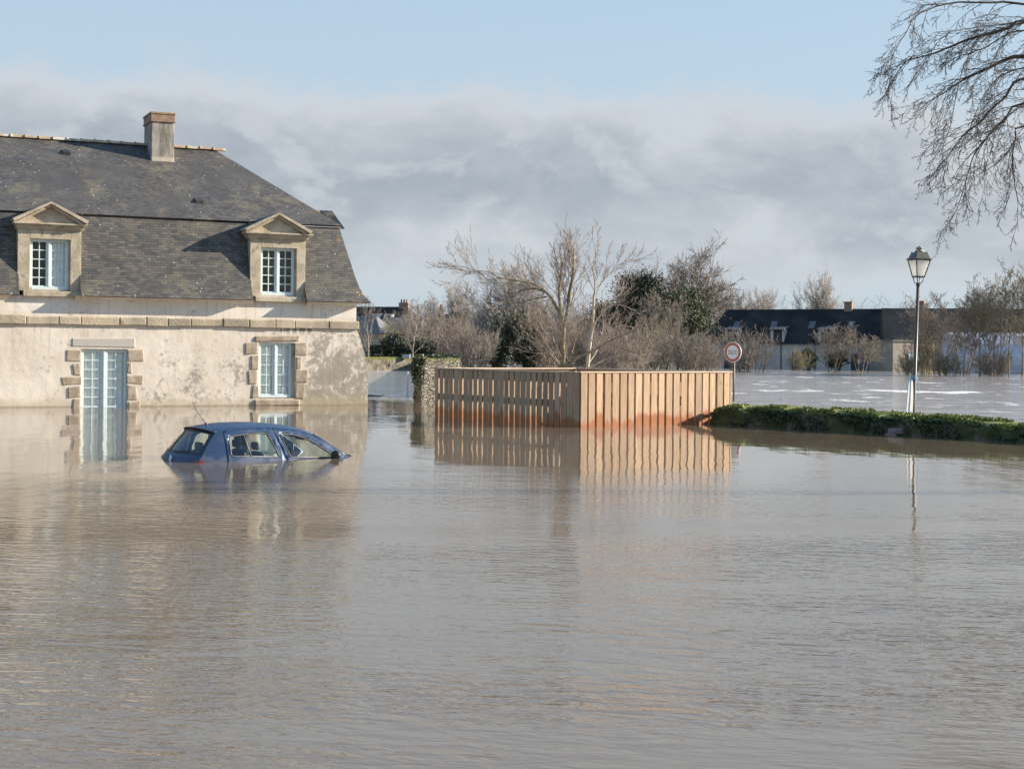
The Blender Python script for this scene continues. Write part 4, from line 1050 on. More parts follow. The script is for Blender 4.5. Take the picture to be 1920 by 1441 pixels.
# long slate-roofed range across the river
lo_ = P(1316, 691, 192); lo_.z = 0
fa = thing('long_farmhouse', 'long low range with dark slate roof and small dormers across the river', 'house', lo_, R(-27))
rf = gable(fa, 0, 27.6, 8.5, 3.3, 7.7, M['far_wall'], M['far_slate'], 2.2, 0)
sl_ = (7.7 - 3.15) / 4.55
def onroof(x, z, y_off=0.0): return (x, -.3 + (z - 3.15) / sl_ + y_off, z)
for x in (3.6, 8.6, 13.6, 18.6):
    a = onroof(x, 5.1); b_ = onroof(x, 6.0)
    MB().hexa([a, (x + .8, a[1], a[2]), (x + .8, b_[1], b_[2]), b_], [(a[0], a[1] - .1, a[2] + .1), (x + .8, a[1] - .1, a[2] + .1), (x + .8, b_[1] - .1, b_[2] + .1), (x, b_[1] - .1, b_[2] + .1)]).build('skylight', M['far_slate_grey'], rf)
for x in (3.2, 9.2, 15.4):
    dm_ = MB().box(x, x + .35, -.02, 1.7, 3.1, 5.0).box(x + 1.5, x + 1.75, -.02, 1.7, 3.1, 5.0).build('dormer', M['far_wall'], fa)
    MB().box(x + .352, x + 1.498, .1, .2, 3.1, 4.85).build('dormer_window', M['blue_door'], dm_)
    MB().hexa([(x - .15, -.3, 4.95), (x + 1.9, -.3, 4.95), (x + 1.9, 2.4, 5.35), (x - .15, 2.4, 5.35)], [(x - .15, -.3, 5.1), (x + 1.9, -.3, 5.1), (x + 1.9, 2.4, 5.5), (x - .15, 2.4, 5.5)]).build('dormer_roof', M['far_slate_grey'], dm_)
for x, w, z in ((3.0, .9, 1.9), (5.4, 1.2, 1.9), (12.0, 1.0, 2.1), (19.5, 1.1, 2.0)):
    MB().box(x, x + w, -.03, .1, -1, z).build('door', M['blue_door'], fa); MB().box(x - .18, x - .01, -.04, .1, -1, z + .2).box(x + w + .01, x + w + .18, -.04, .1, -1, z + .2).build('door_surround', M['far_white'], fa)
for x in (10.6, 15.0): MB().tube([(x, -.08, 3.1), (x, -.08, -1)], .07, 6).build('downpipe', M['blue_door'], fa)
for x in (17.6, 26.6):
    ch_ = MB().box(x, x + 1.0, 3.9, 4.6, 7.2, 8.5).build('chimney', M['brick'], fa); MB().box(x - .06, x + 1.06, 3.84, 4.66, 8.5, 8.62).build('chimney_cap', M['brick'], ch_)
# the continuing block behind the saplings
b0 = P(1662, 693, 176); b0.z = 0
bn = thing('slate_barn', 'long dark-roofed barn behind the saplings beside the farmhouse', 'barn', b0, R(-10))
gable(bn, 0, 34, 9, 3.6, 7.6, M['far_stone'], M['tile_brown'])
# small rendered annexe, its wall lit by the sun, and graffiti on the grey yard wall
a0 = P(1674, 692, 168); a0.z = 0
an = thing('rendered_annexe', 'plain pale rendered outbuilding behind the lamp post', 'outbuilding', a0, R(24))
MB().box(0, 6.0, 0, 5, -1, 3.45).build('wall', M['far_stone'], an); MB().box(-.15, 6.15, -.15, 5.15, 3.452, 3.6).build('roof', M['far_slate_grey'], an)
MB().box(2.2, 4.6, -.04, .05, 1.2, 2.0).build('blue_panel', base('pale_blue_panel', .6, (.30, .50, .58))[0], an)
y0_ = P(1608, 692, 172); y0_.z = 0
yw = thing('yard_wall', 'grey yard wall with blue graffiti between farmhouse and annexe', 'wall', y0_, R(-4))
MB().hexa([(0, 0, -1), (4.0, 0, -1), (4.0, .4, -1), (0, .4, -1)], [(0, 0, 2.2), (4.0, 0, 3.1), (4.0, .4, 3.1), (0, .4, 2.2)]).build('wall', M['far_slate_grey'], yw)
mb = MB(); rg2 = random.Random(5)
for i in range(16):
    x = .3 + 3.3 * i / 16; pts = [(x + rg2.uniform(-.2, .3), -.02, .3 + 1.1 * rg2.random()) for k in range(4)]
    mb.tube(pts, .05, 4)
mb.build('graffiti', base('blue_spray', .7, (.10, .15, .36))[0], yw)
g0 = P(1786, 697, 152); g0.z = 0
gh = thing('polytunnel', 'pale plastic-covered tunnel shed behind the riverside saplings', 'shed', g0, R(-6))
mgh = speckled('milky_sheet', (.34, .38, .44), (.46, .50, .56), .7, .45)
n = 14; ar_ = [(3.4 - 3.4 * math.cos(math.pi * i / n), 1.0 + 3.3 * math.sin(math.pi * i / n)) for i in range(n + 1)]
mb = MB()
for i in range(n):
    (xa, za), (xb, zb) = ar_[i], ar_[i + 1]
    mb.quad((0, xa, za), (16, xa, za), (16, xb, zb), (0, xb, zb))
mb.quad((0, 0, -1), (16, 0, -1), (16, 0, 1), (0, 0, 1)); mb.f.append(tuple(range(len(mb.v), len(mb.v) + n + 3))); mb.v += [Vector((-.01, x, z)) for x, z in ar_] + [Vector((-.01, 6.8, -1)), Vector((-.01, 0, -1))]
mb.build('cover', mgh, gh, smooth=False)
MB().box(-.02, 16, -.06, -.01, 1.5, 1.56).box(-.02, 16, -.06, -.01, .2, .26).build('rail', M['far_white'], gh)

# houses far left
h0 = P(648, 690, 215); h0.z = 0
ha = thing('slate_house', 'far house with slate roof, white dormers and brick chimney stack', 'house', h0, R(-8))
rf2 = gable(ha, 0, 8.2, 8, 5.9, 8.4, M['far_cream'], M['far_slate'])
for x in (3.8, 5.6):
    d2 = MB().box(x, x + 1.15, .3, 2.5, 5.9, 7.25).build('dormer', M['far_white'], ha); MB().box(x + .3, x + .85, .25, .32, 6.15, 7.0).build('dormer_window', M['blue_door'], d2)
    MB().box(x - .1, x + 1.25, .2, 2.6, 7.25, 7.4).build('dormer_roof', M['far_slate'], d2)
for x, z in ((1.6, 3.4), (3.4, 3.4), (5.4, 3.4), (6.8, 3.4)): MB().box(x, x + .8, -.05, .1, z, z + 1.4).build('window', M['blue_door'], ha)
ch2 = MB().box(7.1, 8.5, 3.4, 4.5, 6.5, 9.0).build('chimney', M['brick'], ha)
for k in range(3): MB().lathe([(.14, 9.0), (.11, 9.45), (.13, 9.5)], (7.4 + .4 * k, 3.9, 0), 8).build('chimney_pot', M['brick'], ch2)
h1 = P(655, 690, 190); h1.z = 0
hb = thing('grey_roofed_barn', 'low grey slate roofed barn showing beside the house corner', 'barn', h1, R(-20))
gable(hb, 0, 4.2, 6, 4.2, 6.4, M['far_stone'], M['far_slate_grey'], 0, 2.2)
h2 = P(712, 690, 205); h2.z = 0
hc = thing('cream_house', 'far cream house with two dark windows behind bare shrubs', 'house', h2, R(-8))
gable(hc, 0, 5.2, 6, 4.7, 6.6, M['far_cream'], M['far_slate_grey'])
for x in (.9, 3.6): MB().box(x, x + .75, -.05, .1, 2.9, 4.3).build('window', M['blue_door'], hc)
h3 = P(812, 690, 235); h3.z = 0
hd = thing('brick_chimney_house', 'far brown roofed house with two brick chimney stacks above the shrubs', 'house', h3, R(-8))
gable(hd, 0, 5.5, 7, 5.6, 7.9, M['far_stone'], M['tile_brown'])
for x, w in ((.2, .8), (2.3, 1.4)):
    c3 = MB().box(x, x + w, 3, 4, 6.8, 9.0).build('chimney', M['brick'], hd)
    for k in range(2): MB().lathe([(.13, 9.0), (.10, 9.4), (.12, 9.45)], (x + .25 + (w - .5) * k, 3.5, 0), 8).build('chimney_pot', M['brick'], c3)

# ------------------------------------------------------------------ trees and shrubs
def rvec(g): 
    while True:
        v = Vector((g.uniform(-1, 1), g.uniform(-1, 1), g.uniform(-1, 1)))
        if .05 < v.length < 1: return v.normalized()
def grow(out, g, p, d, L, r, lvl, S):
    n = S['n'][lvl]; pts = [p]; rad = [max(r, S['rmin'])]; d = d.normalized()
    for i in range(n):
        d = (d + rvec(g) * S['wig'][lvl] + Vector((0, 0, S['trop'][lvl]))).normalized()
        p = p + d * (L / n); pts.append(p); rad.append(max(S['rmin'], r * (1 - (i + 1) / n * (1 - S['tip']))))
    out.append((pts, rad, S['sides'][lvl], lvl)); kids(out, g, pts, rad, L, lvl, S)
def kids(out, g, pts, rad, L, lvl, S):
    if lvl + 1 >= S['levels']: return
    n = len(pts) - 1; K = S['kids'][lvl]; K = int(K * g.uniform(.75, 1.25) + .5); t0 = S['t0'][lvl]
    for k in range(K):
        t_ = t0 + (1 - t0) * (k + g.random()) / K; f = min(t_ * n, n - 1e-3); i = int(f); q_ = pts[i].lerp(pts[i + 1], f - i)
        dd = (pts[i + 1] - pts[i]).normalized(); sd_ = dd.cross(rvec(g)); sd_ = sd_.normalized() if sd_.length > .01 else Vector((1, 0, 0))
        an_ = R(S['ang'][lvl]) * g.uniform(.6, 1.4)
        if lvl == 0 and S.get('dome'):
            az_ = k * 2.39996 + g.uniform(-.3, .3); sd_ = Vector((math.cos(az_), math.sin(az_), 0)); an_ = R(82 - 70 * (k + .5) / K) + g.uniform(-.1, .1)
        cd = dd * math.cos(an_) + sd_ * math.sin(an_)
        rr1 = (rad[i] + (rad[i + 1] - rad[i]) * (f - i)) * S['rr'] * g.uniform(.8, 1.1)
        if 'cap' in S: rr1 = min(rr1, S['cap'] * g.uniform(.6, 1.1))
        grow(out, g, q_, cd, L * S['ratio'][lvl] * (1 - S.get('fall', .45) * t_) * g.uniform(.65, 1.3), rr1, lvl + 1, S)
def tubes(polys, name, mm, parent):
    groups = {}
    for pts, rad, sides, lv in polys: groups.setdefault((len(pts), sides), []).append((pts, rad))
    Vs, Fs, off = [], [], 0
    for (n, k), L in groups.items():
        Pp = np.array([[tuple(p) for p in a] for a, _ in L]); Rr = np.array([r_ for _, r_ in L]); T = np.gradient(Pp, axis=1)
        T /= np.linalg.norm(T, axis=2, keepdims=True) + 1e-9
        ref = np.where(np.abs(T[..., 2:3]) < .9, np.array([0, 0, 1.0]), np.array([1.0, 0, 0])); N = np.cross(T, ref); N /= np.linalg.norm(N, axis=2, keepdims=True) + 1e-9
        B = np.cross(T, N); g = np.arange(k) * 2 * np.pi / k
        ring = Pp[:, :, None] + (N[:, :, None] * np.cos(g)[None, None, :, None] + B[:, :, None] * np.sin(g)[None, None, :, None]) * Rr[:, :, None, None]
        b_ = len(L); Vs.append(ring.reshape(-1, 3)); bi = np.arange(b_)[:, None, None] * n * k + off; i = np.arange(n - 1)[None, :, None] * k; j = np.arange(k)[None, None, :]; j2 = (j + 1) % k
        Fs.append(np.stack([bi + i + j, bi + i + j2, bi + i + k + j2, bi + i + k + j], -1).reshape(-1, 4)); off += b_ * n * k
    return npmesh(name, np.concatenate(Vs), np.concatenate(Fs), mm, parent, True)
def tree_obj(name, polys, mt, mc, split=2, loc=(0, 0, 0)):
    root = thing(name, None, None, loc)
    tr = [p for p in polys if p[3] < split]; cr = [p for p in polys if p[3] >= split]
    if tr: tubes(tr, 'trunk', mt, root)
    if cr: tubes(cr, 'crown', mc, root)
    return root

OAK = dict(dome=1, levels=5, n=[4, 8, 6, 5, 3], sides=[8, 6, 5, 3, 3], kids=[20, 13, 8, 6], ang=[50, 36, 34, 36], ratio=[1.75, .46, .50, .50], t0=[.45, .25, .15, .1],
           wig=[.04, .07, .09, .11, .13], trop=[0, .018, .012, .01, .0], rr=.56, tip=.3, rmin=.0155, fall=.12)
BUSH = dict(levels=3, n=[5, 4, 3], sides=[4, 3, 3], kids=[9, 8], ang=[32, 34], ratio=[.50, .50], t0=[.12, .1], wig=[.13, .18, .2], trop=[.05, .03, .02], rr=.6, tip=.4, rmin=.010, fall=.4)
SAPL = dict(levels=5, n=[7, 5, 4, 3, 2], sides=[6, 4, 3, 3, 3], kids=[12, 7, 6, 4], ang=[34, 34, 36, 38], ratio=[.50, .5, .5, .5], t0=[.28, .2, .15, .1], wig=[.06, .12, .15, .2, .2], trop=[.05, .08, .06, .04, .02], rr=.55, tip=.25, rmin=.010, fall=.45)

PROTO = {}
def proto_oak(seed, H=10.0):
    g = random.Random(seed); out = []; grow(out, g, Vector((0, 0, -.6)), Vector((.03, 0, 1)), H * .30, H * .036, 0, OAK); return out
def proto_bush(seed, H=4.0, W_=4.6, n=34, S=BUSH):
    g = random.Random(seed); out = []
    for i in range(n):
        a = g.uniform(0, 6.283); rr1 = g.random() ** .6; e = Vector((math.cos(a) * rr1 * W_ * .30, math.sin(a) * rr1 * W_ * .25, -.4))
        d = Vector((math.cos(a) * rr1 * .55, math.sin(a) * rr1 * .45, 1)); grow(out, g, e, d, H * g.uniform(.7, 1.0) * (1 - .2 * rr1), .035, 0, S)
    return out
def proto_sap(seed, H=9.0, stems=1):
    g = random.Random(seed); out = []
    for i in range(stems):
        a = g.uniform(0, 6.28); o_ = .0 if stems == 1 else .35
        grow(out, g, Vector((math.cos(a) * o_, math.sin(a) * o_, -.6)), Vector((math.cos(a) * .22 * (stems > 1), math.sin(a) * .18 * (stems > 1), 1)), H * g.uniform(.8, 1), H * .0085, 0, SAPL)
    return out
def extent(polys):
    A = np.array([tuple(p) for a in polys for p in a[0]]); return np.percentile(A[:, 2], 99.5), np.percentile(np.abs(A[:, 0]), 96) * 2
for key, polys, mt, mc, name, sp1 in (
    ('oak', proto_oak(3), M['twig_oak'], M['twig_oak'], 'bare_tree', 3), ('oak2', proto_oak(12), M['bark_grey'], M['twig_hazed'], 'bare_tree', 3),
    ('bush', proto_bush(1), M['twig_brown'], M['twig_brown'], 'bare_shrub', 1), ('bush2', proto_bush(2, n=30), M['twig_red'], M['twig_red'], 'bare_shrub', 1),
    ('bush3', proto_bush(5, n=30), M['twig_olive'], M['twig_olive'], 'bare_shrub', 1),
    ('sap', proto_sap(4), M['bark_tan'], M['twig_olive'], 'sapling', 2), ('sap3', proto_sap(6, 8.0, 4), M['bark_tan'], M['twig_brown'], 'sapling', 2),
    ('birch', proto_sap(9), M['bark_pale'], M['twig_brown'], 'slender_tree', 2)):
    PROTO[key] = (tree_obj(name, polys, mt, mc, sp1), *extent(polys), [0])
def plant(key, px, ytop, wpx, Zd, label, cat='shrub', group=None, rz=None, by=None, lean=0.0):
    root, H, Wd, used = PROTO[key]
    o = root if not used[0] else copy_tree(root); used[0] += 1
    q_ = P(px, 690, Zd); zt = P(px, ytop, Zd).z
    sz = zt / H; sx = wpx / FPX * Zd / Wd
    o.location = (q_.x, q_.y, 0); o.scale = (sx, (sx + sz) / 2, sz); o.rotation_euler = (0, lean, rz if rz is not None else (used[0] * 2.4))
    tag(o, label, cat, group)
    return o
SH, TR, SP = 'bare shrubs along the far bank', 'bare trees on the far bank', 'saplings standing in the river'
plant('birch', 692, 556, 26, 146, 'very thin pale tree rising beside the right corner of the house', 'tree', TR)
plant('birch', 772, 562, 62, 143, 'pale slender trunked tree above the garden wall', 'tree', TR)
plant('bush', 792, 578, 85, 178, 'tall brown shrub just right of the slender pale tree', 'shrub', SH)
plant('bush2', 838, 590, 95, 160, 'reddish brown shrub in front of the brick chimneys', 'shrub', SH)
plant('bush', 884, 606, 95, 150, 'brown shrub at the left foot of the ivy-covered trees', 'shrub', SH)
plant('bush3', 745, 590, 75, 190, 'olive twigged shrub in front of the cream house', 'shrub', SH)
plant('oak2', 862, 540, 92, 215, 'grey bare tree behind the brick chimneys', 'tree', TR)
plant('oak2', 962, 500, 125, 200, 'tall grey bare tree behind the ivy-covered trees', 'tree', TR)
plant('oak2', 1072, 572, 130, 190, 'broad grey bare tree right behind the pollard crown', 'tree', TR)
plant('oak2', 808, 566, 90, 226, 'grey bare tree between the two groups of far chimneys', 'tree', TR)
plant('oak2', 905, 575, 90, 205, 'brown bare tree behind the brown shrub at the ivy trees', 'tree', TR)
plant('oak2', 1012, 568, 100, 212, 'brown bare tree behind the left half of the pollard', 'tree', TR)
plant('oak2', 1150, 575, 100, 214, 'grey bare tree behind the pale-barked tree', 'tree', TR)
plant('oak2', 1240, 590, 80, 200, 'brown bare tree between the two evergreens', 'tree', TR)
plant('bush2', 1030, 592, 100, 160, 'reddish shrub between the ivy trees and the pollard', 'shrub', SH)
plant('bush', 1100, 598, 120, 150, 'brown shrub directly behind the pollard trunk', 'shrub', SH)
plant('bush2', 1162, 612, 120, 118, 'reddish shrub right of the pale trunk', 'shrub', SH)
plant('bush3', 1215, 600, 100, 140, 'olive twigged shrub under the dark evergreen', 'shrub', SH)
plant('sap3', 1250, 545, 90, 152, 'pale twiggy tree in front of the olive green evergreen', 'tree', TR)
plant('oak', 1303, 468, 205, 228, 'great round bare oak above the left end of the farmhouse', 'tree', TR)
plant('bush', 1272, 618, 110, 138, 'brown shrub above the right half of the enclosure', 'shrub', SH)
plant('bush2', 1322, 628, 80, 140, 'reddish shrub left of the round sign', 'shrub', SH)
plant('bush', 1402, 612, 100, 150, 'brown shrub right of the round sign before the farmhouse', 'shrub', SH)
plant('bush3', 1496, 652, 50, 168, 'small shrub beside the farmhouse door', 'shrub', SH)
plant('sap3', 1560, 606, 110, 150, 'spreading willow with many upright twigs before the farmhouse', 'shrub', SH)
plant('sap3', 1614, 618, 90, 150, 'willow leaning right in front of the graffiti wall', 'shrub', SH, lean=.22)
plant('oak2', 1541, 520, 80, 262, 'lone bare tree standing up behind the farmhouse chimney', 'tree', TR)
plant('oak2', 1428, 548, 62, 300, 'small pale bare tree behind the farmhouse ridge', 'tree', TR)
plant('oak2', 1382, 556, 50, 310, 'faint bare tree beside the great oak', 'tree', TR)
for px, yt, w, Zd, key, lb in ((1728, 625, 60, 138, 'bush3', 'low tangled shrub around the lamp post'), (1752, 556, 120, 140, 'sap3', 'twiggy sapling clump just right of the lamp post'),
    (1806, 540, 110, 136, 'sap3', 'broad sapling clump before the polytunnel'), (1838, 530, 70, 132, 'sap', 'tall sapling in front of the polytunnel end'),
    (1868, 520, 100, 134, 'sap3', 'dense sapling clump near the right edge'), (1892, 486, 60, 130, 'sap', 'tallest sapling near the right edge'),
    (1916, 494, 70, 131, 'sap', 'sapling cut by the right edge'), (1950, 500, 120, 133, 'sap3', 'sapling clump at the far right'),
    (1780, 655, 70, 134, 'bush3', 'low shrub standing in the river below the saplings'), (1700, 664, 60, 140, 'bush3', 'low shrub left of the lamp post'), (1860, 655, 90, 133, 'bush', 'low brown shrub under the saplings at right')):
    plant(key, px, yt, w, Zd, lb, 'shrub' if 'bush' in key else 'tree', SH if 'bush' in key else SP)
# far wood behind the farmhouse: one mass
g = random.Random(77); out = []
FW = dict(BUSH, kids=[5, 5], rmin=.022)
for i in range(230):
    x = P(1335 + 900 * i / 230, 690, 340).x + g.uniform(-2, 2)
    grow(out, g, Vector((x, 335 + g.uniform(0, 20), 0)), Vector((g.uniform(-.2, .2), 0, 1)), g.uniform(9.5, 13.5), .08, 0, FW)
tag(tubes(out, 'far_wood', M['twig_hazed'], None), kind='stuff')

# evergreens: clumped leaf masses round real limbs
def evergreen(name, px, ytop, ybot, wpx, Zd, n, mm, label, cat, seed, size=.17, trunk=True, lumps=34):
    r = np.random.default_rng(seed); q_ = P(px, 690, Zd); zt = P(px, ytop, Zd).z; zb = max(.1, P(px, ybot, Zd).z); W_ = wpx / FPX * Zd
    root = thing(name, label, cat, (q_.x, q_.y, 0)); H = zt - zb; pts = []; limbs = []
    for k in range(lumps):
        a = r.uniform(0, 6.283); h = r.random() ** .8; rad = (W_ / 2) * (1 - .75 * max(0, h - .35) ** 1.6 * 1.5) * r.uniform(.35, .95)
        c_ = np.array([math.cos(a) * rad, math.sin(a) * rad * .8, zb + H * (.06 + .90 * h)]); s_ = W_ * r.uniform(.10, .20)
        m_ = int(n / lumps); d = r.normal(size=(m_, 3)); d /= np.linalg.norm(d, axis=1)[:, None]; d *= np.abs(r.normal(size=(m_, 1))) * s_ * .85 * np.array([1.25, 1.25, .9])
        pts.append(c_ + d); limbs.append(([Vector((0, 0, zb * .5)), Vector((c_[0] * .4, c_[1] * .4, zb + (c_[2] - zb) * .6)), Vector(c_)], [.10, .07, .03], 4, 0))
    limbs.append(([Vector((0, 0, -.5)), Vector((.05, 0, zb + H * .3)), Vector((0, 0, zb + H * .8))], [.28, .2, .08], 7, 0))
    tubes(limbs, 'trunk', M['bark_dark'], root); V, F = leaves(np.concatenate(pts), size, seed + 1); npmesh('crown', V, F, mm, root); return root
evergreen('holly_tree', 1198, 516, 645, 118, 182, 32000, M['leaf_dark'], 'dark evergreen left of the great oak', 'tree', 31, lumps=60)
evergreen('cypress_tree', 1282, 545, 660, 100, 176, 24000, M['leaf_olive'], 'olive green evergreen under the great oak', 'tree', 33, lumps=50)
evergreen('laurel_bush', 735, 630, 676, 60, 150, 5000, M['leaf_dark'], 'dark evergreen bush behind the garden wall', 'bush', 35, .16)
evergreen('laurel_bush', 788, 640, 676, 60, 151, 3500, M['leaf_dark'], 'dark low bush right of the slender tree', 'bush', 36, .16)
evergreen('laurel_bush', 705, 650, 680, 40, 149, 2500, M['leaf_dark'], 'dark low bush beside the house corner', 'bush', 37, .16)
evergreen('bank_hedge', 925, 648, 682, 60, 165, 3000, M['leaf_dark'], 'dark undergrowth left of the ivy trunks', 'bush', 38, .18)
evergreen('bank_hedge', 985, 646, 682, 70, 166, 3000, M['leaf_dark'], 'dark undergrowth between the ivy trunks', 'bush', 39, .18)
evergreen('yard_bush', 1516, 655, 692, 38, 172, 1800, M['leaf_olive'], 'dark green bush left of the two against the farmhouse wall', 'bush', 40, .16)
evergreen('yard_bush', 1572, 655, 692, 44, 172, 2000, M['leaf_olive'], 'dark green bush right of the two against the farmhouse wall', 'bush', 41, .16)
evergreen('holly_tree', 1140, 575, 640, 90, 186, 13000, M['leaf_dark'], 'dark evergreen mass behind the pale trunk', 'tree', 43, lumps=45)

# two ivy-clad trees leaning on the bank
IVY = dict(BUSH, levels=4, n=[4, 4, 3, 2], sides=[5, 4, 3, 3], kids=[7, 8, 6], ang=[45, 40, 40], ratio=[.6, .5, .5], t0=[.3, .2, .1], wig=[.1, .18, .2, .2], trop=[.03, .03, .02, 0])
for base_px, lean_px, ytop, Zd, w, lb, sd_ in ((936, 962, 575, 156, 95, 'ivy-covered leaning tree left of the pollard', 51), (992, 990, 585, 158, 80, 'ivy-covered upright tree nearest the pollard', 52)):
    g = random.Random(sd_); r = np.random.default_rng(sd_); q_ = P(base_px, 690, Zd); e = P(lean_px, 622, Zd); rt = Vector((q_.x, q_.y, 0)); top = e - rt
    root = thing('ivy_tree', lb, 'tree', rt); out = [([Vector((0, 0, -.5)), Vector((top.x * .3, 0, top.z * .5)), top], [.5, .42, .36], 9, 0)]
    for k in range(9):
        a = g.uniform(0, 6.28); grow(out, g, top * g.uniform(.75, 1), Vector((math.cos(a) * .9, math.sin(a) * .6, .75)), P(base_px, ytop, Zd).z * .42, .12, 1, IVY)
    tubes([o_ for o_ in out if o_[3] < 1], 'trunk', M['moss_bark'], root); tubes([o_ for o_ in out if o_[3] >= 1], 'crown', M['twig_olive'], root)
    pts = []
    for k in range(3600):
        u = r.random() ** .8; c_ = np.array(tuple(top)) * np.array([u * u * .6 + u * .4, 1, u]); a = r.uniform(0, 6.28); rad = .62 * (1 - .1 * u) * r.uniform(.6, 1.15); pts.append(c_ + np.array([math.cos(a) * rad, math.sin(a) * rad, r.normal() * .2]))
    for k in range(1300):
        d = r.normal(size=3); pts.append(np.array(tuple(top)) + d * np.array([w / FPX * Zd * .24, 1.0, .75]) + np.array([0, 0, .5]))
    V, F = leaves(pts, .20, sd_); npmesh('ivy', V, F, M['leaf_dark'], root)

# ------------------------------------------------------------------ the pollard behind the enclosure and the pale tree beside it, branch by branch
def traced(lines, Zd, root_px, seed, S, name, mt, mc, label, jitter=.9, kid_lvl=1, cat='tree'):
    g = random.Random(seed); q_ = P(*root_px, Zd); q_.z = 0; root = thing(name, label, cat, q_); out = []
    for pts, r0, r1, dz0, dz1, K in lines:
        n = len(pts); V = []
        for i, (px, py) in enumerate(pts):
            u = i / (n - 1); dz = dz0 + (dz1 - dz0) * u; V.append(P(px, py, Zd + dz) - q_)
        # smooth subdivision with a little crookedness
        W_ = [V[0]]
        for i in range(n - 1):
            a, b_, c_, d_ = V[max(i - 1, 0)], V[i], V[i + 1], V[min(i + 2, n - 1)]
            for k in (1, 2, 3):
                t_ = k / 3; W_.append(.5 * ((2 * b_) + (c_ - a) * t_ + (2 * a - 5 * b_ + 4 * c_ - d_) * t_ * t_ + (-a + 3 * b_ - 3 * c_ + d_) * t_ ** 3) + (rvec(g) * .012 * jitter if k < 3 else Vector((0, 0, 0))))
        rad = [r0 + (r1 - r0) * (i / (len(W_) - 1)) ** S.get('tp', .8) for i in range(len(W_))]
        out.append((W_, rad, 8 if r0 > .05 else 5, 0)); L = sum((b_ - a).length for a, b_ in zip(W_, W_[1:]))
        kids(out, g, W_, rad, S.get('L', L), kid_lvl - 1, dict(S, kids=[K] + S['kids'][1:]))
    tubes([o_ for o_ in out if o_[3] < 1], 'trunk', mt, root); tubes([o_ for o_ in out if o_[3] >= 1], 'crown', mc, root)
    return root
POL = dict(levels=4, n=[4, 5, 4, 3], sides=[5, 4, 3, 3], kids=[9, 6, 4], ang=[36, 28, 30], ratio=[1.0, .42, .45], t0=[.12, .15, .15], wig=[.08, .08, .10, .12], trop=[.1, .13, .08, .04], rr=.55, tip=.35, rmin=.0055, fall=.35, L=1.5, cap=.015)
traced([([(1055, 700), (1056, 668), (1055, 641), (1057, 610)], 0.103, 0.092, 0, 0, 5),
        ([(1057, 612), (1052, 588), (1048, 553), (1051, 522), (1054, 490)], 0.076, 0.036, 0, -.3, 24),
        ([(1057, 612), (1065, 577), (1068, 549), (1073, 522), (1075, 496), (1075, 470)], 0.084, 0.040, 0, .2, 30),
        ([(1052, 592), (1034, 560), (1017, 542), (996, 531), (972, 526), (935, 521)], 0.057, 0.027, 0, -1.0, 9),
        ([(935, 521), (913, 524), (896, 509), (874, 512), (866, 520)], 0.023, 0.007, -1.0, -1.2, 7), ([(935, 521), (917, 509), (893, 508), (869, 500), (852, 496)], 0.021, 0.006, -1.0, -1.4, 7),
        ([(1020, 547), (1005, 541), (979, 544), (957, 555), (944, 564), (926, 588)], 0.042, 0.011, -.2, -.9, 7),
        ([(1026, 556), (1001, 560), (983, 566), (966, 573)], 0.034, 0.010, -.1, -.6, 5),
        ([(1060, 690), (1082, 670), (1112, 658), (1136, 643), (1158, 632), (1189, 619)], 0.065, 0.016, 0, -1.1, 12),
        ([(1136, 643), (1167, 653), (1191, 662), (1215, 660)], 0.023, 0.006, -.6, -1.0, 7),
        ([(1052, 694), (1037, 664), (1017, 636), (1000, 610)], 0.053, 0.016, 0, .9, 11), ([(1054, 690), (1036, 668), (1005, 640), (985, 622)], 0.038, 0.010, 0, -1.0, 10),
        ([(1058, 690), (1072, 660), (1080, 630), (1094, 600)], 0.046, 0.012, 0, -.8, 11), ([(1056, 685), (1046, 655), (1030, 620), (1018, 590)], 0.038, 0.010, 0, -.6, 10)],
       55.0, (1055, 690), 61, POL, 'pollard_tree', M['bark_tan'], M['twig_red'], 'bare pollard tree with one long limb arching left, behind the enclosure')
PAL = dict(POL, kids=[8, 5, 4], L=1.25)
traced([([(1101, 698), (1107, 638), (1111, 610), (1113, 566), (1116, 540), (1114, 518), (1110, 500)], .075, .022, 0, 0, 11),
        ([(1111, 613), (1125, 592), (1143, 573), (1162, 553), (1176, 531)], .045, .014, 0, -.6, 12), ([(1115, 545), (1136, 522), (1158, 498), (1184, 485)], .032, .010, 0, .5, 9),
        ([(1107, 640), (1136, 625), (1176, 612), (1193, 616)], .035, .010, 0, -.9, 10), ([(1103, 690), (1140, 672), (1180, 664), (1212, 676)], .035, .010, 0, -1.0, 11),
        ([(1143, 573), (1164, 572), (1190, 582)], .02, .007, -.4, -.6, 5), ([(1110, 500), (1116, 478), (1122, 455)], .02, .007, 0, .2, 5), ([(1104, 680), (1120, 655), (1128, 625), (1133, 600)], .03, .009, 0, .7, 8)],
       56.5, (1101, 690), 62, PAL, 'pale_tree', M['bark_pale'], M['twig_red'], 'thin pale-barked tree immediately right of the pollard')

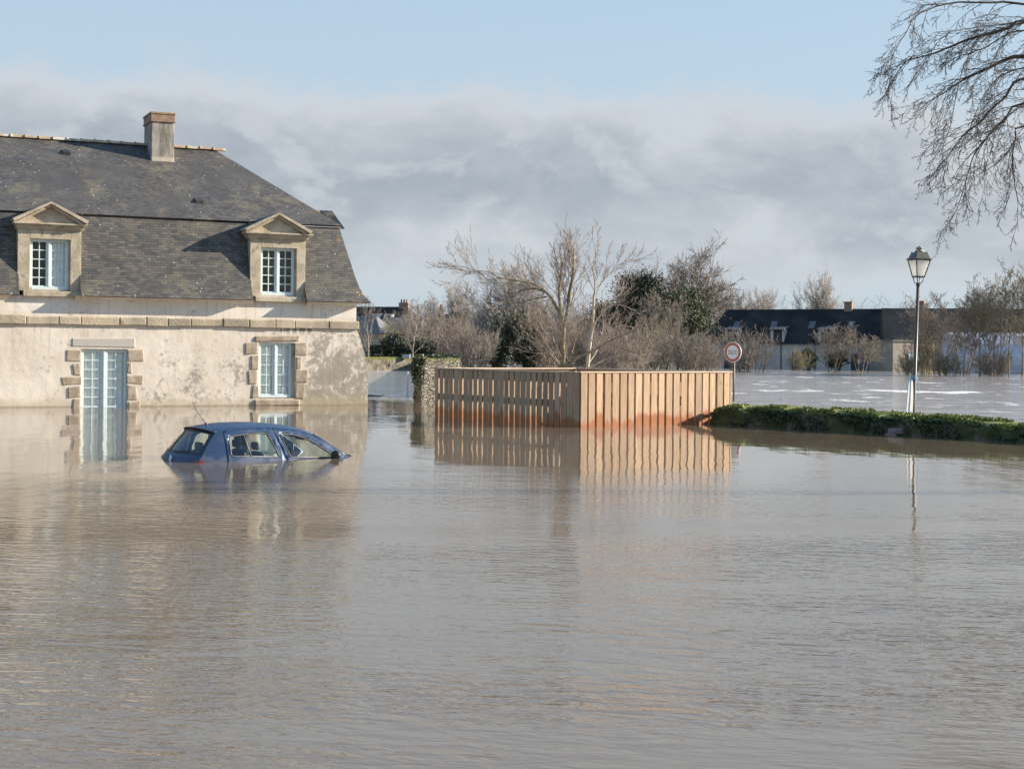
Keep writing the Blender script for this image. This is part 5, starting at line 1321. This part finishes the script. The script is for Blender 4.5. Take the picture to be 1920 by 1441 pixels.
# ------------------------------------------------------------------ drooping branches of the tree outside the right edge
DRO = dict(tp=.36, levels=4, n=[4, 6, 4, 2], sides=[5, 4, 3, 3], kids=[9, 6, 5], ang=[33, 34, 44], ratio=[1.0, .42, .34], t0=[.08, .15, .12], wig=[.1, .14, .2, .25], trop=[0, -.13, -.05, .0], rr=.55, tip=.4, rmin=.0029, fall=.3, L=.68, cap=.0062)
traced([([(3386, 900), (3365, 500), (3350, 330), (3335, 215)], .34, .07, 0, 0, 0),
        ([(3352, 300), (2840, 150), (2252, 60), (1920, 8), (1861, 5), (1798, 4), (1755, 12), (1717, 31), (1702, 56), (1683, 87), (1670, 115)], .045, .004, 0, -1.2, 22),
        ([(3335, 220), (2630, 120), (2042, 60), (1920, 40), (1892, 52), (1845, 66), (1798, 81), (1764, 95), (1730, 106), (1699, 115), (1680, 126)], .075, .004, 0, -.4, 27),
        ([(1699, 115), (1684, 134), (1670, 155), (1660, 175)], .011, .004, -.5, -.8, 7),
        ([(3344, 330), (2672, 190), (2084, 110), (1920, 106), (1886, 112), (1852, 128), (1811, 147), (1783, 165), (1755, 183), (1735, 195)], .09, .004, 0, .8, 25),
        ([(3348, 360), (2630, 240), (2042, 170), (1920, 147), (1886, 181), (1861, 203), (1836, 231), (1811, 250), (1792, 272), (1770, 302), (1755, 322)], .05, .004, 0, -.2, 27),
        ([(3352, 420), (2672, 290), (2084, 200), (1920, 194), (1886, 222), (1861, 247), (1830, 284), (1817, 318), (1808, 350), (1795, 390), (1782, 415)], .045, .004, 0, .4, 25),
        ([(3356, 460), (2672, 330), (2084, 240), (1920, 237), (1905, 259), (1898, 297), (1902, 337), (1908, 375), (1922, 388)], .045, .004, 0, -.8, 19),
        ([(1905, 262), (1886, 290), (1861, 312), (1830, 331), (1817, 337)], .014, .004, -.6, -.8, 6),
        ([(2000, 50), (1940, 55), (1892, 62), (1848, 90), (1817, 103), (1798, 156), (1786, 218), (1773, 265)], .022, .004, -.4, -.6, 21),
        ([(2000, 130), (1930, 125), (1880, 140), (1850, 170), (1830, 210), (1815, 250)], .018, .004, .6, .9, 18),
        ([(2000, 20), (1940, 30), (1890, 45), (1840, 50), (1790, 58), (1750, 62)], .018, .004, .2, .5, 16),
        ([(1990, 180), (1940, 190), (1900, 210), (1870, 240), (1848, 275), (1840, 310)], .018, .004, .5, .7, 16)],
       21.0, (3386, 720), 63, DRO, 'overhanging_tree', M['bark_dark'], M['twig_dark'], 'bare tree drooping its branches into the upper right corner', jitter=.6)
for o in list(bpy.data.objects):
    if o.type == 'EMPTY' and o.parent is None and 'label' not in o: bpy.data.objects.remove(o)
